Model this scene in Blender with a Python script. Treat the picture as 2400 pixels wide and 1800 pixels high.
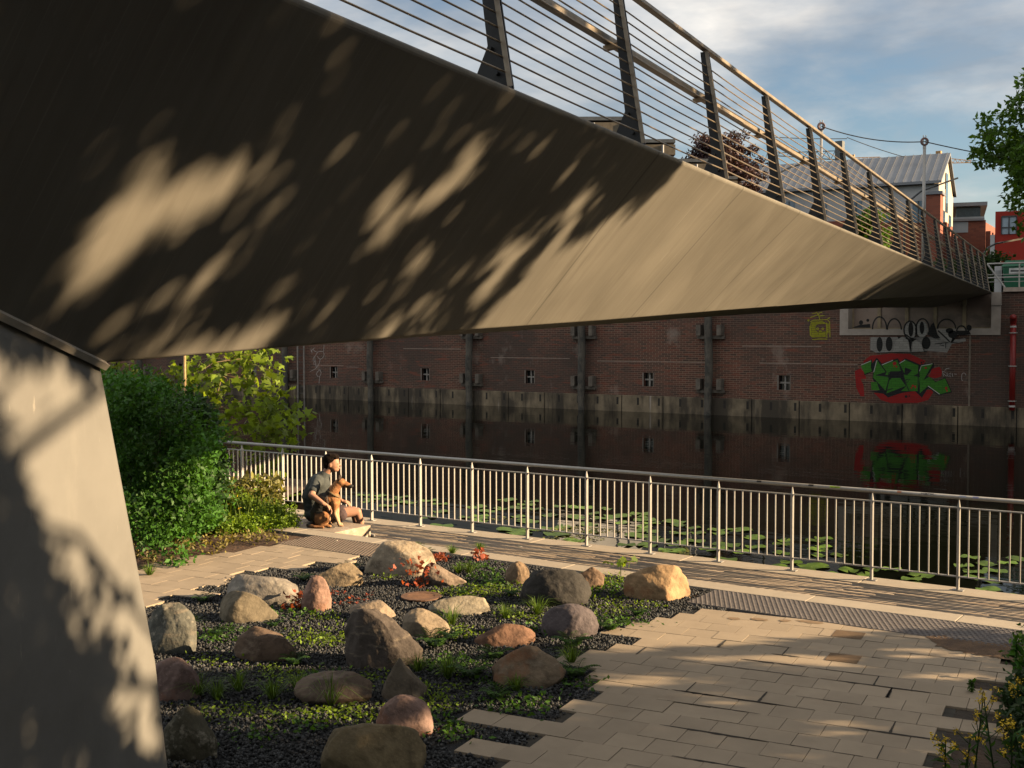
import bpy, bmesh, math, random
import numpy as np
from mathutils import Vector, Matrix
random.seed(7); rng = np.random.default_rng(7)
for o in list(bpy.data.objects): bpy.data.objects.remove(o)
SC = bpy.context.scene
rad = math.radians

# ---------------------------------------------------------------- camera
F = 2706.0                                    # focal length in photo pixels (photo 2400 x 1800)
PITCH, ROLL, YAW, TH = rad(2.455), rad(-.12), rad(124.76), rad(8.19)
fwd = np.array([math.cos(YAW)*math.cos(PITCH), math.sin(YAW)*math.cos(PITCH), -math.sin(PITCH)])
rgt = np.array([math.sin(YAW), -math.cos(YAW), 0.]); up0 = np.cross(rgt, fwd)
RI = math.cos(ROLL)*rgt + math.sin(ROLL)*up0; UP = -math.sin(ROLL)*rgt + math.cos(ROLL)*up0
CAM = np.array([0., 0., 2.6])
cd = bpy.data.cameras.new('camera'); cam = bpy.data.objects.new('camera', cd); SC.collection.objects.link(cam)
cd.sensor_width = 36; cd.lens = F/2400*36; cd.clip_start = .05; cd.clip_end = 3000
cam.matrix_world = Matrix(((RI[0], UP[0], -fwd[0], CAM[0]), (RI[1], UP[1], -fwd[1], CAM[1]), (RI[2], UP[2], -fwd[2], CAM[2]), (0, 0, 0, 1)))
SC.camera = cam

# ---------------------------------------------------------------- light
SUN_H, SUN_E = rad(28), rad(16.5)
sd = bpy.data.lights.new('sun', 'SUN'); sd.energy = 5.0; sd.angle = rad(.5); sd.color = (1.0, .735, .445)
sun = bpy.data.objects.new('sun', sd); SC.collection.objects.link(sun)
dsun = Vector((math.cos(SUN_H)*math.cos(SUN_E), math.sin(SUN_H)*math.cos(SUN_E), math.sin(SUN_E)))
sun.rotation_euler = dsun.to_track_quat('Z', 'Y').to_euler(); sun.location = (30, 20, 20)
w = bpy.data.worlds.new('World'); SC.world = w; w.use_nodes = True
nt = w.node_tree; nt.nodes.clear()
def N(t, k, **kw):
    n = t.nodes.new(k)
    for a, b in kw.items(): setattr(n, a, b)
    return n
sky = N(nt, 'ShaderNodeTexSky', sky_type='NISHITA', sun_disc=False, sun_elevation=SUN_E, sun_rotation=math.pi/2-SUN_H, air_density=1.0, dust_density=.6, ozone_density=1.6)
tc = N(nt, 'ShaderNodeTexCoord'); sep = N(nt, 'ShaderNodeSeparateXYZ'); nt.links.new(tc.outputs['Generated'], sep.inputs[0])
# project the view direction on a cloud plane: xy / (z + .12)
ad = N(nt, 'ShaderNodeMath', operation='ADD'); ad.inputs[1].default_value = .16; nt.links.new(sep.outputs['Z'], ad.inputs[0])
mx_ = N(nt, 'ShaderNodeMath', operation='MAXIMUM'); mx_.inputs[1].default_value = .03; nt.links.new(ad.outputs[0], mx_.inputs[0])
dx = N(nt, 'ShaderNodeMath', operation='DIVIDE'); dy = N(nt, 'ShaderNodeMath', operation='DIVIDE')
nt.links.new(sep.outputs['X'], dx.inputs[0]); nt.links.new(mx_.outputs[0], dx.inputs[1]); nt.links.new(sep.outputs['Y'], dy.inputs[0]); nt.links.new(mx_.outputs[0], dy.inputs[1])
cmb = N(nt, 'ShaderNodeCombineXYZ'); nt.links.new(dx.outputs[0], cmb.inputs[0]); nt.links.new(dy.outputs[0], cmb.inputs[1])
cmb.inputs[2].default_value = 5.3
nz = N(nt, 'ShaderNodeTexNoise'); nz.inputs['Scale'].default_value = 1.15; nz.inputs['Detail'].default_value = 7; nz.inputs['Roughness'].default_value = .58; nz.inputs['Distortion'].default_value = .25
nt.links.new(cmb.outputs[0], nz.inputs['Vector'])
# cover grows towards the left of the view and with height
dirn = N(nt, 'ShaderNodeVectorMath', operation='DOT_PRODUCT'); dirn.inputs[1].default_value = (-.82*.06, -.57*.06, .40)
nt.links.new(tc.outputs['Generated'], dirn.inputs[0])
ca = N(nt, 'ShaderNodeMath', operation='ADD'); nt.links.new(nz.outputs[0], ca.inputs[0]); nt.links.new(dirn.outputs['Value'], ca.inputs[1])
cr = N(nt, 'ShaderNodeValToRGB'); cr.color_ramp.elements[0].position = .46; cr.color_ramp.elements[1].position = .76; nt.links.new(ca.outputs[0], cr.inputs[0])
nz2 = N(nt, 'ShaderNodeTexNoise'); nz2.inputs['Scale'].default_value = 2.3; nz2.inputs['Detail'].default_value = 5; nt.links.new(cmb.outputs[0], nz2.inputs['Vector'])
cc = N(nt, 'ShaderNodeValToRGB'); cc.color_ramp.elements[0].position = .35; cc.color_ramp.elements[0].color = (3.0, 3.1, 3.3, 1); cc.color_ramp.elements[1].position = .68; cc.color_ramp.elements[1].color = (8.6, 8.1, 7.4, 1)
nt.links.new(nz2.outputs[0], cc.inputs[0])
mix = N(nt, 'ShaderNodeMix', data_type='RGBA'); nt.links.new(cr.outputs[0], mix.inputs[0]); nt.links.new(sky.outputs[0], mix.inputs[6]); nt.links.new(cc.outputs[0], mix.inputs[7])
bg = N(nt, 'ShaderNodeBackground'); bg.inputs[1].default_value = .05; nt.links.new(mix.outputs[2], bg.inputs[0])
wo = N(nt, 'ShaderNodeOutputWorld'); nt.links.new(bg.outputs[0], wo.inputs[0])
SC.view_settings.view_transform = 'Standard'; SC.view_settings.look = 'None'; SC.view_settings.exposure = 1.4; SC.view_settings.gamma = 1
SC.render.engine = 'CYCLES'; SC.cycles.max_bounces = 6; SC.cycles.diffuse_bounces = 0; SC.cycles.transparent_max_bounces = 6

# ---------------------------------------------------------------- pixel ray helpers (photo pixel -> point on a real surface)
def ray(u, v): return fwd*F + RI*(u-1200) - UP*(v-900)
def onz(u, v, z=0.):
    d = ray(u, v); return CAM + d*(z-2.6)/d[2]
def onpl(u, v, P, n):
    d = ray(u, v); n = np.array(n, float); return CAM + d*(n@(np.array(P)-CAM))/(n@d)
def ony(u, v, y): return onpl(u, v, [0, y, 0], [0, 1, 0])
def dep(u, v, k): return CAM + ray(u, v)*(k/F)
AX = np.array([math.cos(TH), math.sin(TH), 0]); BX = np.array([-math.sin(TH), math.cos(TH), 0])
def AB(a, b, z=0.): return AX*a + BX*b + np.array([0, 0, z])
DK, WZ, YR, YW = -.22, -.44, 13.12, 40.0        # deck level, water level, railing line, quay wall face

# ---------------------------------------------------------------- materials
def link(t, a, b): t.links.new(a, b)
def mat(name, col, rough=.8, metal=0., var=.25, scale=6., bump=0., bscale=40., col2=None, detail=5., spec=.5, tint=False, stretch=None, rot=None, trans=0., ramp=(.3, .7), coords='Object', tintamt=.6, sub=None):
    m = bpy.data.materials.new(name); m.use_nodes = True; t = m.node_tree; p = t.nodes['Principled BSDF']
    p.inputs['Roughness'].default_value = rough; p.inputs['Metallic'].default_value = metal; p.inputs['Specular IOR Level'].default_value = spec
    c = N(t, 'ShaderNodeTexCoord'); vec = c.outputs[coords]
    if stretch or rot:
        mp = N(t, 'ShaderNodeMapping')
        if stretch: mp.inputs['Scale'].default_value = stretch
        if rot: mp.inputs['Rotation'].default_value = rot
        link(t, vec, mp.inputs[0]); vec = mp.outputs[0]
    n = N(t, 'ShaderNodeTexNoise'); n.inputs['Scale'].default_value = scale; n.inputs['Detail'].default_value = detail; n.inputs['Roughness'].default_value = .6; link(t, vec, n.inputs['Vector'])
    r = N(t, 'ShaderNodeValToRGB'); r.color_ramp.elements[0].position = ramp[0]; r.color_ramp.elements[1].position = ramp[1]
    c1 = [max(0, x*(1-var)) for x in col]; c2 = list(col2) if col2 else [x*(1+var) for x in col]
    r.color_ramp.elements[0].color = (*c1, 1); r.color_ramp.elements[1].color = (*c2, 1); link(t, n.outputs[0], r.inputs[0])
    out = r.outputs[0]
    if tint:
        a = N(t, 'ShaderNodeAttribute', attribute_name='tint'); mr = N(t, 'ShaderNodeMapRange'); mr.inputs[3].default_value = 1-tintamt; mr.inputs[4].default_value = 1+tintamt; link(t, a.outputs['Fac'], mr.inputs[0])
        mm = N(t, 'ShaderNodeVectorMath', operation='SCALE'); link(t, out, mm.inputs[0]); link(t, mr.outputs[0], mm.inputs['Scale']); out = mm.outputs[0]
    link(t, out, p.inputs['Base Color'])
    m['_out'] = 0
    if bump:
        b = N(t, 'ShaderNodeBump'); b.inputs['Strength'].default_value = bump; b.inputs['Distance'].default_value = .02
        nb = N(t, 'ShaderNodeTexNoise'); nb.inputs['Scale'].default_value = bscale; nb.inputs['Detail'].default_value = 6; link(t, vec, nb.inputs['Vector'])
        link(t, nb.outputs[0], b.inputs['Height']); link(t, b.outputs[0], p.inputs['Normal'])
    if trans:
        tr = N(t, 'ShaderNodeBsdfTranslucent'); sc = N(t, 'ShaderNodeVectorMath', operation='MULTIPLY'); sc.inputs[1].default_value = (1.5, 1.4, .5); link(t, out, sc.inputs[0]); link(t, sc.outputs[0], tr.inputs[0])
        ms = N(t, 'ShaderNodeMixShader'); ms.inputs[0].default_value = trans; o = t.nodes['Material Output']
        link(t, p.outputs[0], ms.inputs[1]); link(t, tr.outputs[0], ms.inputs[2]); link(t, ms.outputs[0], o.inputs[0])
    return m
def overlay(m, col, scale, lo, hi, amt=1., stretch=None, detail=6, seed=0., coords='Object'):
    """mix a second colour over the base colour by a noise mask"""
    t = m.node_tree; p = t.nodes['Principled BSDF']; src = p.inputs['Base Color'].links[0].from_socket
    c = N(t, 'ShaderNodeTexCoord'); mp = N(t, 'ShaderNodeMapping'); mp.inputs['Location'].default_value = (seed, seed*.7, seed*.3)
    if stretch: mp.inputs['Scale'].default_value = stretch
    link(t, c.outputs[coords], mp.inputs[0])
    n = N(t, 'ShaderNodeTexNoise'); n.inputs['Scale'].default_value = scale; n.inputs['Detail'].default_value = detail; n.inputs['Roughness'].default_value = .62; link(t, mp.outputs[0], n.inputs['Vector'])
    mr = N(t, 'ShaderNodeMapRange'); mr.inputs[1].default_value = lo; mr.inputs[2].default_value = hi; mr.inputs[4].default_value = amt; link(t, n.outputs[0], mr.inputs[0])
    mx = N(t, 'ShaderNodeMix', data_type='RGBA'); link(t, mr.outputs[0], mx.inputs[0]); link(t, src, mx.inputs[6]); mx.inputs[7].default_value = (*col, 1)
    link(t, mx.outputs[2], p.inputs['Base Color']); return m
def brickmat(name, c1, c2, mortar, bw=.26, bh=.077, ms=.012, axes='xz', var=True, rot=0., paint=None, noise=True):
    m = bpy.data.materials.new(name); m.use_nodes = True; t = m.node_tree; p = t.nodes['Principled BSDF']; p.inputs['Roughness'].default_value = .85
    c = N(t, 'ShaderNodeTexCoord'); mp = N(t, 'ShaderNodeMapping')
    mp.inputs['Rotation'].default_value = {'xz': (rad(-90), 0, 0), 'yz': (rad(-90), 0, rad(-90))}.get(axes, (0, 0, 0))
    if axes == 'any':
        s = N(t, 'ShaderNodeSeparateXYZ'); link(t, c.outputs['Object'], s.inputs[0]); a = N(t, 'ShaderNodeMath', operation='ADD'); link(t, s.outputs[0], a.inputs[0]); link(t, s.outputs[1], a.inputs[1])
        cb = N(t, 'ShaderNodeCombineXYZ'); link(t, a.outputs[0], cb.inputs[0]); link(t, s.outputs[2], cb.inputs[1]); v = cb.outputs[0]
    else:
        s = N(t, 'ShaderNodeSeparateXYZ'); link(t, c.outputs['Object'], s.inputs[0])
        cb = N(t, 'ShaderNodeCombineXYZ'); link(t, s.outputs[0], cb.inputs[0]); link(t, s.outputs[2], cb.inputs[1]); v = cb.outputs[0]
    b = N(t, 'ShaderNodeTexBrick'); link(t, v, b.inputs['Vector']); b.inputs['Scale'].default_value = 1; b.inputs['Brick Width'].default_value = bw; b.inputs['Row Height'].default_value = bh
    b.inputs['Mortar Size'].default_value = ms/2; b.inputs['Mortar Smooth'].default_value = .2; b.inputs['Bias'].default_value = 0
    b.inputs['Color1'].default_value = (*c1, 1); b.inputs['Color2'].default_value = (*c2, 1); b.inputs['Mortar'].default_value = (*mortar, 1)
    link(t, b.outputs['Color'], p.inputs['Base Color'])
    bm_ = N(t, 'ShaderNodeBump', invert=True); bm_.inputs['Strength'].default_value = .4; bm_.inputs['Distance'].default_value = .01; link(t, b.outputs['Fac'], bm_.inputs['Height']); link(t, bm_.outputs[0], p.inputs['Normal'])
    return m

# ---------------------------------------------------------------- mesh helpers
WL = {}                                        # object name -> world origin
def setp(o, label=None, cat=None, group=None, kind=None):
    if label: o['label'] = label
    if cat: o['category'] = cat
    if group: o['group'] = group
    if kind: o['kind'] = kind
    return o
def thing(name, label, cat, loc=(0, 0, 0), group=None, rotz=0.):
    o = bpy.data.objects.new(name, None); o.empty_display_size = .1; SC.collection.objects.link(o); o.location = [float(x) for x in loc]; o.rotation_euler.z = rotz
    WL[o.name] = np.array(loc, float); return setp(o, label, cat, group)
def finish(name, me, m, parent, smooth, loc, local=False):
    o = bpy.data.objects.new(name, me); SC.collection.objects.link(o)
    if m: me.materials.append(m)
    if smooth: me.polygons.foreach_set('use_smooth', [True]*len(me.polygons))
    if parent is not None:
        o.parent = parent; WL[o.name] = WL.get(parent.name, np.zeros(3))
        if not local: me.transform(Matrix.Translation(-Vector(WL[o.name])))
    elif loc is not None:
        o.location = [float(x) for x in loc]; WL[o.name] = np.array(loc, float)
        if not local: me.transform(Matrix.Translation(-Vector(WL[o.name])))
    else: WL[o.name] = np.zeros(3)
    return o
class MB:
    def __init__(s): s.v = []; s.f = []
    def add(s, vs, fs):
        n = len(s.v); s.v += [tuple(float(c) for c in x) for x in vs]; s.f += [tuple(i+n for i in f) for f in fs]; return s
    def box(s, c, h, ax=None):
        """centre, half sizes, axes"""
        ax = np.eye(3) if ax is None else np.array(ax, float); c = np.array(c, float)
        vs = [c + ax[0]*h[0]*i + ax[1]*h[1]*j + ax[2]*h[2]*k for i in (-1, 1) for j in (-1, 1) for k in (-1, 1)]
        return s.add(vs, [(0, 1, 3, 2), (4, 6, 7, 5), (0, 4, 5, 1), (2, 3, 7, 6), (0, 2, 6, 4), (1, 5, 7, 3)])
    def bb(s, x0, x1, y0, y1, z0, z1): return s.box(((x0+x1)/2, (y0+y1)/2, (z0+z1)/2), (abs(x1-x0)/2, abs(y1-y0)/2, abs(z1-z0)/2))
    def bar(s, a, b, w, h=None, upv=(0, 0, 1)):
        a = np.array(a, float); b = np.array(b, float); h = h or w; d = b-a; L = np.linalg.norm(d); d /= L
        u = np.array(upv, float); x = np.cross(d, u)
        if np.linalg.norm(x) < 1e-4: x = np.cross(d, [1, 0, 0])
        x /= np.linalg.norm(x); y = np.cross(x, d); return s.box((a+b)/2, (L/2, w/2, h/2), (d, x, y))
    def tube(s, pts, r, n=8, cap=True):
        pts = [np.array(p, float) for p in pts]; rs = r if hasattr(r, '__len__') else [r]*len(pts); base = len(s.v); vs = []
        ref = None
        for i, p in enumerate(pts):
            d = pts[min(i+1, len(pts)-1)] - pts[max(i-1, 0)]; d /= (np.linalg.norm(d)+1e-9)
            if ref is None: ref = np.cross(d, [0, 0, 1.]) if abs(d[2]) < .9 else np.cross(d, [1., 0, 0])
            x = ref - d*(ref@d); x /= (np.linalg.norm(x)+1e-9); y = np.cross(d, x); ref = x
            for k in range(n):
                a = 2*math.pi*k/n; vs.append(p + rs[i]*(math.cos(a)*x + math.sin(a)*y))
        fs = [(i*n+k, i*n+(k+1) % n, (i+1)*n+(k+1) % n, (i+1)*n+k) for i in range(len(pts)-1) for k in range(n)]
        if cap: fs += [tuple(range(n))[::-1], tuple((len(pts)-1)*n+k for k in range(n))]
        return s.add(vs, fs)
    def prism(s, poly, off):
        """planar polygon (3d points) extruded by the vector off"""
        n = len(poly); off = np.array(off, float); vs = [np.array(p, float) for p in poly]; vs += [p+off for p in vs]
        return s.add(vs, [tuple(range(n))[::-1], tuple(range(n, 2*n))] + [(i, (i+1) % n, n+(i+1) % n, n+i) for i in range(n)])
    def loft(s, rings, close=True, cap=True):
        n = len(rings[0]); vs = [p for r_ in rings for p in r_]; fs = []
        for i in range(len(rings)-1):
            for k in range(n if close else n-1): fs.append((i*n+k, i*n+(k+1) % n, (i+1)*n+(k+1) % n, (i+1)*n+k))
        if cap: fs += [tuple(range(n))[::-1], tuple((len(rings)-1)*n+k for k in range(n))]
        return s.add(vs, fs)
    def poly(s, pts): return s.add(pts, [tuple(range(len(pts)))])
    def build(s, name, m, parent=None, smooth=False, loc=None, local=False):
        me = bpy.data.meshes.new(name); me.from_pydata(s.v, [], s.f); me.update()
        bm = bmesh.new(); bm.from_mesh(me); bmesh.ops.recalc_face_normals(bm, faces=bm.faces); bm.to_mesh(me); bm.free()
        return finish(name, me, m, parent, smooth, loc, local)
def bevel(o, w, seg=2):
    b = o.modifiers.new('bevel', 'BEVEL'); b.width = w; b.segments = seg; b.limit_method = 'ANGLE'; return o
def scatter(name, tv, tf, pos, fr, sc, m, parent=None, tint=None, smooth=False, loc=None, extra=None):
    """many transformed copies of one template baked into one mesh. tf: faces all of one size"""
    tv = np.array(tv, float); tf = np.array(tf, int); n = len(pos); K = len(tv); pos = np.asarray(pos, float)
    sc = np.asarray(sc, float); sc = sc[:, None, None] if sc.ndim == 1 else sc[:, None, :]
    v = (tv[None]*sc) @ np.asarray(fr) + pos[:, None, :]
    base = WL[parent.name] if parent is not None else (np.array(loc, float) if loc is not None else np.zeros(3))
    v = (v - base).reshape(-1, 3)
    f = (tf[None] + (np.arange(n)*K)[:, None, None]).reshape(-1, tf.shape[1])
    me = bpy.data.meshes.new(name); me.vertices.add(len(v)); me.vertices.foreach_set('co', v.astype(np.float32).ravel())
    q = tf.shape[1]; me.loops.add(f.size); me.loops.foreach_set('vertex_index', f.astype(np.int32).ravel())
    me.polygons.add(len(f)); me.polygons.foreach_set('loop_start', np.arange(0, f.size, q, dtype=np.int32)); me.polygons.foreach_set('loop_total', np.full(len(f), q, np.int32))
    me.update(calc_edges=True); 
    t = rng.random(n) if tint is None else np.asarray(tint, float)
    a = me.attributes.new('tint', 'FLOAT', 'FACE'); a.data.foreach_set('value', np.repeat(t, len(tf)).astype(np.float32))
    me.materials.append(m)
    if smooth: me.polygons.foreach_set('use_smooth', [True]*len(me.polygons))
    o = bpy.data.objects.new(name, me); SC.collection.objects.link(o)
    if parent is not None: o.parent = parent
    elif loc is not None: o.location = [float(x) for x in loc]
    WL[o.name] = base; return o
def unit(a): return a/(np.linalg.norm(a, axis=-1, keepdims=True)+1e-9)
def rframes(n, upw=0., droop=0., r_=None):
    """random frames; rows = local x,y,z axes in world. z = leaf normal biased up, y = leaf length"""
    g = r_ or rng; nz_ = unit(g.normal(size=(n, 3)) + np.array([0, 0, upw])); y = g.normal(size=(n, 3)) + np.array([0, 0, -droop]); y = unit(y - nz_*(y*nz_).sum(1, keepdims=True)); x = np.cross(y, nz_)
    return np.stack([x, y, nz_], 1)
def zframes(n):
    a = rng.random(n)*2*math.pi; c, s = np.cos(a), np.sin(a); z = np.zeros(n)
    return np.stack([np.stack([c, s, z], 1), np.stack([-s, c, z], 1), np.stack([z, z, z+1], 1)], 1)
LEAF = ([(0, 0, 0), (.28, .42, .07), (0, 1, 0), (-.28, .42, .07)], [(0, 1, 2, 3)])
LEAF2 = ([(0, 0, 0), (.2, .3, .05), (.17, .68, .02), (0, 1, -.08), (-.17, .68, .02), (-.2, .3, .05)], [(0, 1, 2, 3, 4, 5)])
MAPLE = ([(0, 0, 0), (.16, .1, 0), (.5, -.02, -.06), (.42, .2, 0), (.62, .52, -.08), (.3, .5, .03), (.2, .62, .03), (0, 1, -.08), (-.2, .62, .03), (-.3, .5, .03), (-.62, .52, -.08), (-.42, .2, 0), (-.5, -.02, -.06), (-.16, .1, 0)], [tuple(range(14))])
BLADE = ([(-.03, 0, 0), (.03, 0, 0), (.022, .55, .12), (-.022, .55, .12), (0, 1, -.05)], None)
def vnoise(p, s, seed=0):
    """cheap smooth noise in [-1,1] for numpy points"""
    g = np.random.default_rng(seed); o = np.zeros(len(p))
    for k in range(6):
        d = unit(g.normal(size=3)); o += np.sin((p@d)*s*(1+.45*k) + g.random()*6.28 + 1.3*np.sin((p@unit(g.normal(size=3)))*s*.8 + g.random()*6.28))/(1+.35*k)
    return o/3.2
def copy_tree(o, parent=None):
    c = o.copy(); SC.collection.objects.link(c)
    if parent is not None: c.parent = parent; c.matrix_parent_inverse = o.matrix_parent_inverse
    for ch in [x for x in bpy.data.objects if x.parent == o]: copy_tree(ch, c)
    return c
exec_sections = True
# ================================================================ setting: ground, water, paving
M = {}
M['soil'] = overlay(mat('soil', (.10, .055, .032), .95, var=.35, scale=3, bump=.9, bscale=25), (.05, .03, .02), 9, .45, .6, .7)
M['grass_ground'] = mat('grass_ground', (.05, .06, .025), .95, var=.4, scale=1.5, bump=.5)
M['paver'] = overlay(mat('paver', (.37, .295, .21), .88, var=.10, scale=2.5, bump=.15, bscale=150, tint=True, tintamt=.09), (.20, .13, .08), 1.6, .60, .74, .45, seed=4)
M['kerb'] = mat('kerb', (.43, .365, .28), .85, var=.08, scale=5, bump=.1, bscale=120)
M['joint'] = mat('joint', (.05, .045, .035), .95, var=.4, scale=8)
M['tactile'] = mat('tactile', (.17, .15, .14), .85, var=.15, scale=20)
M['tactile_pale'] = mat('tactile_pale', (.26, .20, .15), .85, var=.15, scale=20)
M['gravel_bed'] = mat('gravel_bed', (.022, .024, .027), .95, var=.5, scale=60, bump=1, bscale=90)
M['gravel'] = mat('gravel', (.052, .054, .056), .8, var=.3, scale=4, tint=True, tintamt=.75)
M['plank'] = overlay(mat('plank', (.30, .24, .18), .8, var=.2, scale=2, stretch=(.6, 14, 14), tint=True, tintamt=.12), (.10, .05, .03), 1.2, .55, .7, .6, stretch=(.5, 5, 1))

def sheet(name, pts, z, m, kind='structure', sub=0):
    b = MB(); b.poly([(p[0], p[1], z) for p in pts]); o = b.build(name, m, loc=(pts[0][0], pts[0][1], z)); return setp(o, kind=kind)
# near ground, canal bed, far ground
g = MB(); g.poly([(-900, -700, -.03), (900, -700, -.03), (900, 11.0, -.03), (-900, 11.0, -.03)]); g.poly([(-900, 11.0, -.03), (900, 11.0, -.03), (900, 11.0, -3), (-900, 11.0, -3)])
g.poly([(-900, 11.0, -3), (900, 11.0, -3), (900, 41.2, -3), (-900, 41.2, -3)]); g.poly([(-900, 41.2, -3), (900, 41.2, -3), (900, 41.2, 3.7), (-900, 41.2, 3.7)])
g.poly([(-900, 41.2, 3.7), (900, 41.2, 3.7), (900, 1600, 3.7), (-900, 1600, 3.7)])
setp(g.build('ground', M['soil'], loc=(0, 0, -.03)), kind='structure')
sheet('street', [(-300, 60), (300, 60), (300, 68), (-300, 68)], 3.704, mat('asphalt', (.05, .05, .05), .9, scale=3))
# planting soil beside the paving at right
sheet('soil', [(-2.75, 10.09), (-2.0, 8.9), (-1.9, 6), (-.8, 3), (14, 1), (14, 10.74), (-2.1, 10.74)], -.018, overlay(mat('dark_soil', (.045, .035, .025), .95, var=.35, scale=3, bump=.9, bscale=25), (.10, .06, .035), 2, .5, .6, .7))
# water
mw = bpy.data.materials.new('water'); mw.use_nodes = True; t = mw.node_tree; p = t.nodes['Principled BSDF']
p.inputs['Base Color'].default_value = (.004, .005, .003, 1); p.inputs['Roughness'].default_value = .02; p.inputs['IOR'].default_value = 1.12; p.inputs['Specular IOR Level'].default_value = .5
c = N(t, 'ShaderNodeTexCoord'); mp = N(t, 'ShaderNodeMapping'); mp.inputs['Scale'].default_value = (.55, 1.7, 1); link(t, c.outputs['Object'], mp.inputs[0])
n1 = N(t, 'ShaderNodeTexNoise'); n1.inputs['Scale'].default_value = 1.1; n1.inputs['Detail'].default_value = 3; link(t, mp.outputs[0], n1.inputs['Vector'])
b1 = N(t, 'ShaderNodeBump'); b1.inputs['Strength'].default_value = .09; b1.inputs['Distance'].default_value = .05; link(t, n1.outputs[0], b1.inputs['Height']); link(t, b1.outputs[0], p.inputs['Normal'])
wb = MB(); wb.poly([(-400, 13.3, WZ), (400, 13.3, WZ), (400, 40.2, WZ), (-400, 40.2, WZ)]); setp(wb.build('water', mw, loc=(0, 13.3, WZ)), kind='structure')

# deck: lower boardwalk of planks with an outer concrete strip
XL, XR = -40, 25
dk = MB(); 
dk.bb(XL, XR, 11.0, 13.3, DK-.9, DK-.03); setp(dk.build('embankment', mat('embankment', (.12, .11, .095), .9), loc=(0, 13, DK-.9)), kind='structure')
pos = []; sc_ = []; ti = []
y = 11.08
while y < 12.86:
    x = XL + rng.random()*2
    while x < XR:
        L = 2.2 + rng.random()*1.8; pos.append((x+L/2, y+.0325, DK-.012)); sc_.append((L/2-.004, .029, .012)); ti.append(rng.random()); x += L
    y += .068
CUBE = ([(-1, -1, -1), (1, -1, -1), (1, 1, -1), (-1, 1, -1), (-1, -1, 1), (1, -1, 1), (1, 1, 1), (-1, 1, 1)], [(0, 3, 2, 1), (4, 5, 6, 7), (0, 1, 5, 4), (1, 2, 6, 5), (2, 3, 7, 6), (3, 0, 4, 7)])
I3 = np.eye(3)
o = scatter('boardwalk', *CUBE, pos, np.repeat(I3[None], len(pos), 0), np.array(sc_), M['plank'], tint=ti, loc=(0, 12, DK)); setp(o, kind='structure')
st = MB(); x = -42.36
while x < XR: st.bb(x+.004, x+2.246-.004, 12.885, 13.30, DK-.10, DK); x += 2.246/1.0
setp(bevel(st.build('quay_edge', M['kerb'], loc=(0, 13, DK)), .008), kind='structure')
# kerb slabs at path level (step down to the deck behind them)
kb = MB(); x = -40.4
while x < XR: kb.bb(x+.003, x+1.397, 10.76, 11.055, -.4, .004); x += 1.4
setp(bevel(kb.build('kerb', M['kerb'], loc=(0, 11, 0)), .006), kind='structure')

# paving: individual slabs on a lattice turned 8 degrees to the canal
PW, PH, B0 = .2665, .2535, 6.21
starts = {-1: -3.14, 0: -3.55, 1: -3.13, 2: -3.81, 3: -3.14, 4: -3.24, 5: -3.11, 6: -3.23, 7: -3.37, 8: -3.76, 9: -3.65, 10: -3.5, 11: -3.35, 12: -3.75, 13: -3.6, 14: -3.47, 15: -3.38, 16: -3.3, -2: -3.4, -3: -2.9, -4: -3.1, -5: -2.7, -6: -2.9, -7: -2.6, -8: -2.8}
ends = {15: -.7, 14: -.6, 13: -.55, 12: -.5, 11: -.95, 10: -.8, 9: -.62, 8: -.9, 7: -.7, 6: -.95, 5: -.8, 4: -1.0, 3: -.85, 2: -1.0, 1: -1.0, 0: -.8}
polys = []; dark = []
def clip(poly, ymax):
    out = []
    for i in range(len(poly)):
        a, b = poly[i], poly[(i+1) % len(poly)]; ia, ib = a[1] <= ymax, b[1] <= ymax
        if ia: out.append(a)
        if ia != ib:
            t_ = (ymax-a[1])/(b[1]-a[1]); out.append(a+(b-a)*t_)
    return out
def row(k, a0, a1, ymax=10.10):
    b = B0 + k*PH; off = ((k % 2)*.5)*PW; i0 = math.floor((a0 - (-3.5-.02))/PW*2 + .5); a = -3.52 + i0*PW/2
    if abs(((a - (-3.52) - off)/PW) % 1 - .5) < .3: polys.append([AB(a, b), AB(a+PW/2, b), AB(a+PW/2, b+PH), AB(a, b+PH)]); a += PW/2
    while a < a1:
        polys.append([AB(a, b), AB(a+PW, b), AB(a+PW, b+PH), AB(a, b+PH)]); a += PW
for k in range(-12, 17): row(k, starts.get(k, -2.8), ends.get(k, -.9 + (.27 if k % 2 else 0)))
Lend = {8: -8.0, 9: -8.15, 10: -7.9, 11: -8.2, 12: -8.1, 13: -8.25, 14: -8.2, 15: -8.1, 16: -7.8, 17: -7.85, 18: -7.45, 19: -7.6, 20: -7.7, 21: -7.75, 22: -7.75}
Lst = {13: -9.40, 14: -9.46, 15: -9.46, 16: -9.40, 17: -9.25, 18: -9.15, 19: -9.12, 20: -8.98, 21: -8.98, 22: -8.98}
nR = len(polys)
for k in range(-6, 23): row(k, Lst.get(k, -9.9), Lend.get(k, -8.1)-PW*.5)
ps = MB(); tints = []
for i, q in enumerate(polys):
    c0 = sum(q)/len(q)
    lim = 10.085 if (i < nR or c0[0] < -8.6) else 10.75
    q = [np.array(x_) for x_ in q]
    q = clip(q, lim)
    if len(q) < 3: continue
    c = sum(q)/len(q); g_ = .0022; q = [x_ + (c-x_)/max(np.linalg.norm(c-x_), .02)*g_*1.35 for x_ in q]
    h = rng.normal()*.0012 - .001
    n_ = len(q); ps.add([x_ + [0, 0, h] for x_ in q] + [x_ + [0, 0, -.03] for x_ in q], [tuple(range(n_))] + [(j, (j+1) % n_, n_+(j+1) % n_, n_+j) for j in range(n_)])
    ab = (c@AX, c@BX); tv = rng.random()*.9 + .05
    tints += [tv]*(n_+1)
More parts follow.
